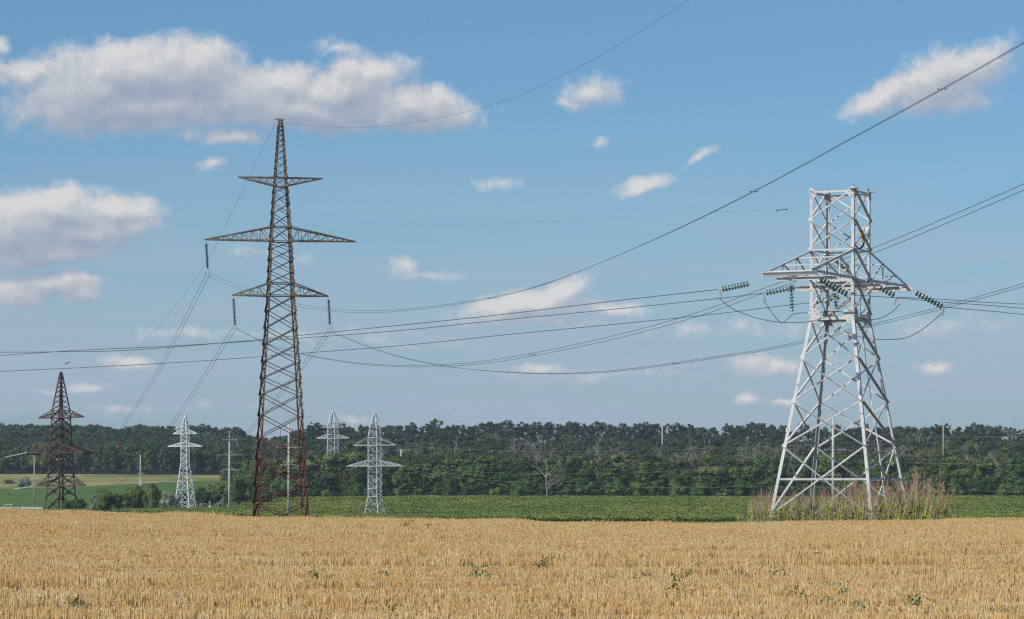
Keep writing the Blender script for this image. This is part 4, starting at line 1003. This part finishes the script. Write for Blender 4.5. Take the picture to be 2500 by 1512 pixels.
bush(498, 34, 16, 585, M_SILVER, 'low silvery shrub right of the small white pylon')
bush(536, 60, 62, 606, None, 'dark leafy bush left of the pale concrete pole')
bush(541, 26, 24, 590, M_SILVER, 'pale silver sprig of a shrub by the pale concrete pole')
bush(586, 60, 74, 620, None, 'tall bush directly right of the pale concrete pole')
bush(59, 34, 30, 872, M_SILVER, 'silver-grey bush alone on the dry meadow at far left')
bush(22, 30, 10, 955, None, 'small low scrub at the far left of the dry meadow')
bush(545, 20, 14, 985, None, 'single small dark round bush on the dry meadow')
X_ = [(282, 1125, 14.8, M_RED, 'withered reddish-brown tree standing out in the left wood'), (1517, 905, 11.5, M_OLIVE, 'olive-brown tree in the middle of the wood right of centre'), (1300, 935, 11, M_OLIVE, 'olive-brown tree just above the bleached dead tree'),
      (1440, 760, 9, M_YEL, 'bright yellow-green young tree in the wood edge centre'), (1040, 770, 10, M_OLIVE, 'drab olive tree right of the grey pylon'), (985, 735, 9.5, M_YEL, 'light yellow-green tree just right of the grey pylon'), (1700, 770, 10, M_OLIVE, 'grey-olive tree in the wood left of the white tower'),
      (1790, 712, 9.5, M_YEL, 'broad lighter green tree left of the white tower weeds'), (2330, 980, 11, M_OLIVE, 'olive tree right of the buff pole'), (870, 760, 9, M_OLIVE, 'brown-olive tree behind the grey pylon arms')]
for px, Yo, hh, mt, lb in X_: tree(px, Yo, hh, recolour(R.choice(C_EDGE), mt), T_EDGE[0], 10, lb, None, 1.0, sink=0)

# dead trees
for (px, Yo, hh, spr, sd_, r0, mt, lb) in [
    (1337, 699, 12.2, 1.3, 3, .2, M_DEAD, 'bleached bare dead tree standing in front of the wood edge at centre'),
    (1455, 800, 10, .6, 5, .14, M_DEAD, 'slender pale dead tree in the wood right of the big bleached one'),
    (1239, 960, 11, .5, 8, .16, M_DEADG, 'grey bare tree high in the wood left of centre'),
    (1400, 850, 10.5, .8, 9, .14, M_DEADG, 'grey twiggy bare tree above the bleached dead tree'),
    (1489, 860, 10.5, .9, 12, .16, M_DEADG, 'grey twiggy bare tree beside the olive-brown tree'),
    (1689, 722, 7.5, 1.0, 15, .2, M_DEADG, 'dull bare tree low in the wood edge left of the white tower'),
    (1895, 860, 10, .9, 19, .15, M_DEADG, 'bare twiggy tree just left of the white tower legs'),
    (1860, 745, 8, .5, 21, .1, M_DEAD, 'thin pale dead stem left of the white tower'),
    (2215, 850, 11.5, .9, 23, .16, M_DEADG, 'bare brownish tree right of the white tower legs'),
    (2260, 905, 11, .9, 25, .16, M_DEADG, 'bare grey tree between the white tower and the buff pole'),
    (770, 735, 9, .9, 27, .14, M_DEADG, 'bare twiggy tree right of the brown pylon base'),
    (2455, 730, 7, .8, 29, .13, M_DEADG, 'bare grey tree low in the wood at the right edge'),
    (1610, 905, 11, .8, 33, .14, M_DEADG, 'bare twiggy tree just left of the thin white pole'),
    (975, 985, 12, .7, 31, .16, M_DEADG, 'bare dark tree behind the pale pole stub')]:
    X = (px - 1250) * Yo / 6050; Y = K * Yo; o = bpy.data.objects.new('dead_tree', dead_mesh(hh, spr, sd_, r0, mt, 5 if sd_ == 3 else 4)); COL.objects.link(o); o.location = (X, Y, gz(X, Y)); tag(o, lb, 'tree')

# ------------------------------------------------------------------ bean field leaves
m, n, b = material('bean_leaf', 0.6, 0.35)
oi = n.node('ShaderNodeObjectInfo'); f = n.noise(pos(n), 2.6, 3, 0.8)
c = n.ramp(f, [(0.3, (0.10, 0.14, 0.026)), (0.5, (0.19, 0.24, 0.046)), (0.62, (0.31, 0.34, 0.07)), (0.72, (0.66, 0.62, 0.12))])
pt = n.noise(n.vmath('MULTIPLY', pos(n), (.03, .015, 0)), 1.0, 4, .6)
c = n.mixc(n.smooth(pt, .38, .62), n.mixc(1.0, c, (.80, .84, .85), 'MULTIPLY'), n.mixc(1.0, c, (1.12, 1.08, 1.0), 'MULTIPLY'))
n.put(b.inputs['Base Color'], c); M_BEAN = m
bm_ = []
for k in range(5):
    N_ = 260; P = np.stack([rng.uniform(-1.15, 1.15, N_), rng.uniform(-1.15, 1.15, N_), rng.uniform(.35, .68, N_)], 1); V, f_ = cards(P, np.tile([0, -.25, 1.0], (N_, 1)), .25, .85, .75)
    bm_.append(np_mesh('bean_leaves', V, f_, M_BEAN))
src = make_source('bean_source', bm_); pts = []; idx = []; rz = []; sc = []
Y = 415 * K
while Y < 708 * K:
    Yo = Y / K; px = 330 + R.uniform(0, 10)
    while px < 2570:
        if Yo < float(forest_edge(px)) + 2 and not (px < 560 and Yo > 640):
            X = (px - 1250) * Yo / 6050
            if not (px < 480 and Yo > 560):
                pts.append((X, Y + R.uniform(-.6, .6), gz(X, Y))); idx.append(R.randrange(5)); rz.append(R.uniform(0, 6.28)); sc.append(R.uniform(.8, 1.15))
        px += 1.95 * 6050 / Yo * R.uniform(.85, 1.15)
    Y += 1.95 if Yo < 600 else 2.3
print('beans', len(pts))
scatter('bean_plants', pts, idx, rz, sc, src, 'even green bean plants with yellowish specks', None)

# ------------------------------------------------------------------ stubble
m, n, b = material('cut_straw', 0.75, 0.2)
p = pos(n); f = n.noise(n.vmath('MULTIPLY', p, (60, 60, 2)), 1.0, 2, 0.7); g = n.noise(n.vmath('MULTIPLY', p, (.25, .5, 0)), 1.0, 4, 0.6)
c = n.ramp(f, [(0.25, (0.36, 0.215, 0.085)), (0.42, (0.80, 0.575, 0.275)), (0.58, (0.92, 0.72, 0.40)), (0.75, (0.97, 0.86, 0.62))])
g2 = n.noise(n.vmath('MULTIPLY', p, (1.1, 2.4, 0)), 1.0, 3, 0.6)
c = n.mixc(n.smooth(g, .40, .62), c, n.mixc(1.0, c, (.97, .86, .68), 'MULTIPLY'))
c = n.mixc(n.math('MULTIPLY', n.smooth(g2, .52, .66), .7), c, n.mixc(1.0, c, (.72, .62, .50), 'MULTIPLY'))
c = n.mixc(n.math('MULTIPLY', n.smooth(g2, .46, .34), .6), c, (.97, .86, .60))
c = n.mixc(1.0, c, (1.0, .97, .90), 'MULTIPLY')
n.put(b.inputs['Base Color'], c); M_STRAW = m
st = []
for k in range(10):
    V = []; Fq = []
    for tf in range(11):
        cx_, cy_ = rng.uniform(-.26, .26, 2); cy_ = round(cy_ / .13) * .13 + rng.normal() * .012; th_ = rng.uniform(.115, .195); tl_ = rng.normal(size=2) * .012
        for j in range(rng.integers(3, 9)):
            x = cx_ + rng.normal() * .014; y = cy_ + rng.normal() * .012
            hh = th_ * rng.uniform(.85, 1.1) if rng.random() < .85 else rng.uniform(.04, .12); tx, ty = tl_ + rng.normal(size=2) * .012; r_ = rng.uniform(.0030, .0058); ph = rng.uniform(0, 6)
            if rng.random() < .06: tx, ty = rng.normal(size=2) * .09; r_ = .005
            o = len(V)
            for zz, ss, rr in ((-.03, 0, 1), (hh, 1, .9)):
                for q in range(3): t = ph + q * 2.094; V.append((x + tx * ss + r_ * rr * math.cos(t), y + ty * ss + r_ * rr * math.sin(t), zz))
            for q in range(3): Fq.append((o + q, o + (q + 1) % 3, o + 3 + (q + 1) % 3, o + 3 + q))
    # chaff and leaf shreds
    P = np.stack([rng.uniform(-.27, .27, 14), rng.uniform(-.27, .27, 14), rng.uniform(.01, .09, 14)], 1); V2, F2 = cards(P, np.tile([0, 0, .6], (14, 1)), .09, .10, 1.0)
    V = np.concatenate([np.array(V), V2]); Fq = np.concatenate([np.array(Fq), F2 + len(V) - len(V2)])
    st.append(np_mesh('straw_clump', V, Fq, M_STRAW))
src = make_source('straw_source', st)
pts = []; idx = []; rz = []; sc = []; tl = []
from mathutils import noise as mn
Y = 36.0
while Y < 152 * K:
    Yo = Y / K; stp = .40 if Yo < 60 else .46
    X0 = (-70 - 1250) * Yo / 6050; X1 = (2570 - 1250) * Yo / 6050; xs = np.arange(X0, X1, stp) + rng.uniform(-.08, .08)
    ey = edge_Y(1250 + 6050 * xs / Yo); ok = Yo < ey; xs = xs[ok]
    if len(xs):
        ys = Y + rng.uniform(-.12, .12, len(xs)); zs = ground(xs, ys)
        for x, y, z in zip(xs, ys, zs):
            u = mn.noise(Vector((x * .12, y * .22, 3.1))); v = mn.noise(Vector((x * .5, y * .9, 7.7)))
            # wheel tracks and thin strips running across
            tr = (y + .035 * x + .6 * mn.noise(Vector((x * .04, 0, 1)))) % 15.0
            low = 1.0
            if tr < .7 or 2.3 < tr < 3.0: low = .45
            row = mn.noise(Vector((x * .05, y * 1.1 + .02 * x, 12.3))); amp = sstep(mn.noise(Vector((x * .045, y * .05, 21.0))), -.25, .35)
            saw = ((y + .05 * x + 2.2 * mn.noise(Vector((x * .03, y * .02, 5.5)))) % 7.5) / 7.5; saw2 = ((y - .11 * x + 1.5 * mn.noise(Vector((x * .05, 0, 9.5)))) % 3.1) / 3.1
            h_ = (.86 + .16 * u + .14 * v + .18 * row + (.50 - .66 * saw) * amp + (.20 - .34 * saw2)) * low
            if v < -.42: h_ *= .7
            h_ = max(h_, .12)
            pts.append((x, y, z + .02 - .11 * saw * amp - .03 * saw2)); idx.append(R.randrange(10)); rz.append(R.uniform(-.2, .2) + (math.pi if R.random() < .5 else 0)); sc.append((1.0, 1.0, h_)); tl.append((.05 * u, .05 * v))
    Y += stp
print('straw clumps', len(pts))
scatter('straw_stubble', pts, idx, rz, sc, src, 'golden cut straw stubble covering the foreground', None, np.array(tl, np.float32))

# green weeds among the stubble
m, n, b = material('weed_leaf', 0.6, 0.35); f = n.noise(pos(n), 8.0, 3, 0.6)
n.put(b.inputs['Base Color'], n.ramp(f, [(0.3, (0.05, 0.10, 0.03)), (0.7, (0.13, 0.21, 0.06))])); M_WEED = m
wm = []
for k in range(5):
    N_ = 46; a_ = rng.uniform(0, 6.28, N_); r_ = rng.uniform(0, .16, N_) ** .8; zz = rng.uniform(.05, .27, N_)
    P = np.stack([np.cos(a_) * r_ + zz * .2, np.sin(a_) * r_, zz], 1); V, f_ = cards(P, np.stack([np.cos(a_), np.sin(a_), np.full(N_, .9)], 1), .062, .6, .6); wm.append(np_mesh('weed', V, f_, M_WEED))
def on_stubble(px, py):
    lo, hi = 26.0, float(edge_Y(px))
    for _ in range(40):
        mid = (lo + hi) / 2; z = gz((px - 1250) * mid / 6050, mid * K) + .14; y_ = HZ - 6050 * z / mid
        if y_ > py: lo = mid
        else: hi = mid
    return (lo + hi) / 2
WP = [(998,1285,2.6),(698,1291,1),(599,1293,.8),(487,1290,.8),(320,1351,.8),(355,1362,1),(346,1356,.7),(249,1387,.9),(28,1352,.8),(40,1353,.7),(76,1370,.7),(530,1352,.8),(743,1354,.9),(774,1412,1.4),(812,1410,.9),(639,1407,.8),(949,1410,1.2),(1159,1407,1.6),(1192,1412,1.2),(1131,1372,1),(1115,1368,.8),(1146,1376,.8),(939,1371,.8),(956,1486,1),(66,1313,.8),
 (1336,1376,1.3),(1318,1376,.8),(1285,1392,1.1),(1493,1397,1),(1537,1382,.9),(1582,1402,.9),(1684,1402,1),(1707,1380,1),(1653,1428,1.5),(1656,1448,1.3),(1732,1420,1),(1889,1397,1.2),(1986,1363,1.3),(1816,1402,1),(2062,1449,1.1),(1945,1448,1.2),(1970,1458,.9),(2021,1467,1),(2011,1425,1),(2067,1423,1),(2234,1478,1.3),(2227,1463,1),(2419,1282,1),(1400,1489,.9),(2087,1478,1.1),(2391,1405,.9),(2457,1375,.8),(2313,1390,.8),(2272,1367,.9),(2450,1491,.9),(1823,1298,.9),(1043,1286,1.3),(175,1466,.9),(195,1470,.8),(1593,1408,.8),(1856,1390,.8),(1450,1420,.8),(1557,1415,.9)]
for (px, py, s_) in WP:
    Yo = on_stubble(px, py); X = (px - 1250) * Yo / 6050; s_ *= .66
    r = empty('weed', (X, Yo * K, gz(X, Yo * K)), 'small green stubble weed, %s, %s' % (('near the far edge' if py < 1330 else 'halfway across' if py < 1415 else 'close to the viewer'), ('towards the left edge' if px < 500 else 'below the tall brown pylon' if px < 1000 else 'below the gap between brown and white pylons' if px < 1750 else 'below the white tower' if px < 2200 else 'towards the right edge')), 'weed', 'green weeds in the stubble')
    o = bpy.data.objects.new('leaves', R.choice(wm)); COL.objects.link(o); o.parent = r; o.scale = (s_ * 1.15, s_, min(s_, 1.3) * 1.15); o.rotation_euler = (0, 0, R.uniform(0, 6))

# ------------------------------------------------------------------ tall dry weeds round the white tower
m, n, b = material('dry_brown_stalk', 0.9, 0.1); f = n.noise(pos(n), 1.7, 4, 0.7)
n.put(b.inputs['Base Color'], n.ramp(f, [(0.3, (0.30, 0.16, 0.10)), (0.5, (0.46, 0.31, 0.21)), (0.7, (0.60, 0.47, 0.34))])); M_STB = m
m, n, b = material('yellow_green_stalk', 0.8, 0.2); f = n.noise(pos(n), 1.4, 4, 0.7)
n.put(b.inputs['Base Color'], n.ramp(f, [(0.3, (0.34, 0.40, 0.06)), (0.5, (0.60, 0.60, 0.11)), (0.7, (0.66, 0.55, 0.22))])); M_STY = m
def dens_w(px): return float(np.interp(px, [1815, 1835, 1870, 1900, 2000, 2100, 2180, 2300, 2318], [.3, .9, .8, .5, .6, .8, 1.0, 1.0, .2]))
def hmax(px): return float(np.interp(px, [1795, 1840, 1870, 1900, 1990, 2040, 2110, 2180, 2230, 2296, 2326], [.35, 1.1, 1.5, 1.25, 1.45, 1.7, 1.9, 1.8, 2.25, 2.15, .6]))
bb = MB(); by = MB(); leafP = []
q = R
for k in range(1350):
    px = q.uniform(1770, 2350)
    if q.random() > (dens_w(px) if 1818 < px < 2314 else .18): continue
    Yo = q.uniform(105.5, 114.5); X = (px - 1250) * Yo / 6050; Y = Yo * K; z = gz(X, Y); hh = hmax(px) * q.uniform(.3, 1.0) * (1 + .3 * mn.noise(Vector((px * .05, 0, 3))))
    right = px > 2120; br = q.random() < (.55 if right else .62)
    lean = (q.uniform(.05, .35) if right and not br else q.gauss(.02, .08)) * hh; ly = q.gauss(0, .08) * hh
    if not br: hh *= .72
    p0 = Vector((X - lean * .6, Y, z)); p1 = Vector((X, Y + ly * .4, z + hh * .5)); p2 = Vector((X + lean * .6, Y + ly, z + hh))
    (bb if br else by).tube([p0, p1, p2], q.uniform(.009, .017) * (1.35 if not br else 1.0), 3, .006)
    if br and hh > 1.0:
        for j in range(q.randrange(5, 12)):
            t = q.uniform(.5, 1); s_ = p1.lerp(p2, t * 2 - 1) if t > .5 else p1; dd = Vector((q.gauss(0, .12), q.gauss(0, .12), q.uniform(.12, .4))); bb.tube([s_, s_ + dd], .004, 3, .002)
            if px > 2140 and q.random() < .5: 
                for _ in range(2): bb.box(s_ + dd * q.random(), (q.uniform(.006, .014), 0, .004), (0, .008, 0), (.004, 0, .03))
bo = bb.build('dry_weeds', M_STB); tag(bo, 'tall dry brown weed stalks around the feet of the white tower', kind='stuff')
yo_ = by.build('yellow_weeds', M_STY); tag(yo_, 'leaning yellow-green weed stems around the feet of the white tower', kind='stuff')
P = []; 
for k in range(9000):
    px = q.uniform(1815, 2318); Yo = q.uniform(105.2, 115.5); hh = float(np.interp(px, [1815, 1900, 2050, 2085, 2140, 2200, 2318], [.5, .55, .65, 1.9, 1.7, .85, .5])); 
    if hh > 1 and Yo < 110.5: hh = .6
    X = (px - 1250) * Yo / 6050; P.append((X, Yo * K, gz(X, Yo * K) + hh * q.random() ** 1.3))
P = np.array(P); V, f_ = cards(P, rng.normal(size=P.shape) + np.array([0, 0, .5]), .11, .45, .6)
m, n, b = material('weed_undergrowth_leaf', 0.7, 0.25); f = n.noise(pos(n), 3.0, 4, 0.7)
n.put(b.inputs['Base Color'], n.ramp(f, [(0.3, (0.05, 0.08, 0.025)), (0.48, (0.10, 0.14, 0.04)), (0.60, (0.22, 0.22, 0.07)), (0.72, (0.38, 0.29, 0.16))]))
o = bpy.data.objects.new('weed_undergrowth', np_mesh('weed_undergrowth', V, f_, m)); COL.objects.link(o); tag(o, 'green and brown undergrowth between the legs of the white tower', kind='stuff')
# straggling grass seam where stubble meets beans
gb = MB()
for k in range(500):
    px = q.uniform(2300, 2420) if k % 3 else q.uniform(1640, 1840); Yo = float(edge_Y(px)) + q.uniform(.2, 2.5); X = (px - 1250) * Yo / 6050; z = gz(X, Yo * K); hh = q.uniform(.1, .26); gb.tube([(X, Yo * K, z), (X + q.gauss(0, .05), Yo * K, z + hh)], .005, 3, .002)
tag(gb.build('edge_grass', M_STY), 'thin grass blades at the far edge of the stubble', kind='stuff')

# ------------------------------------------------------------------ air
hz = MB(); hz.box((400, 1350, 20), (6000, 0, 0), (0, 2100, 0), (0, 0, 29))
m = bpy.data.materials.new('haze_air'); m.use_nodes = True; t = m.node_tree; t.nodes.clear(); o_ = t.nodes.new('ShaderNodeOutputMaterial'); v = t.nodes.new('ShaderNodeVolumePrincipled')
v.inputs['Color'].default_value = (0.80, 0.88, 1.0, 1); v.inputs['Density'].default_value = 0.00009; v.inputs['Anisotropy'].default_value = 0.2
t.links.new(v.outputs[0], o_.inputs['Volume'])
tag(hz.build('haze', m), kind='stuff')
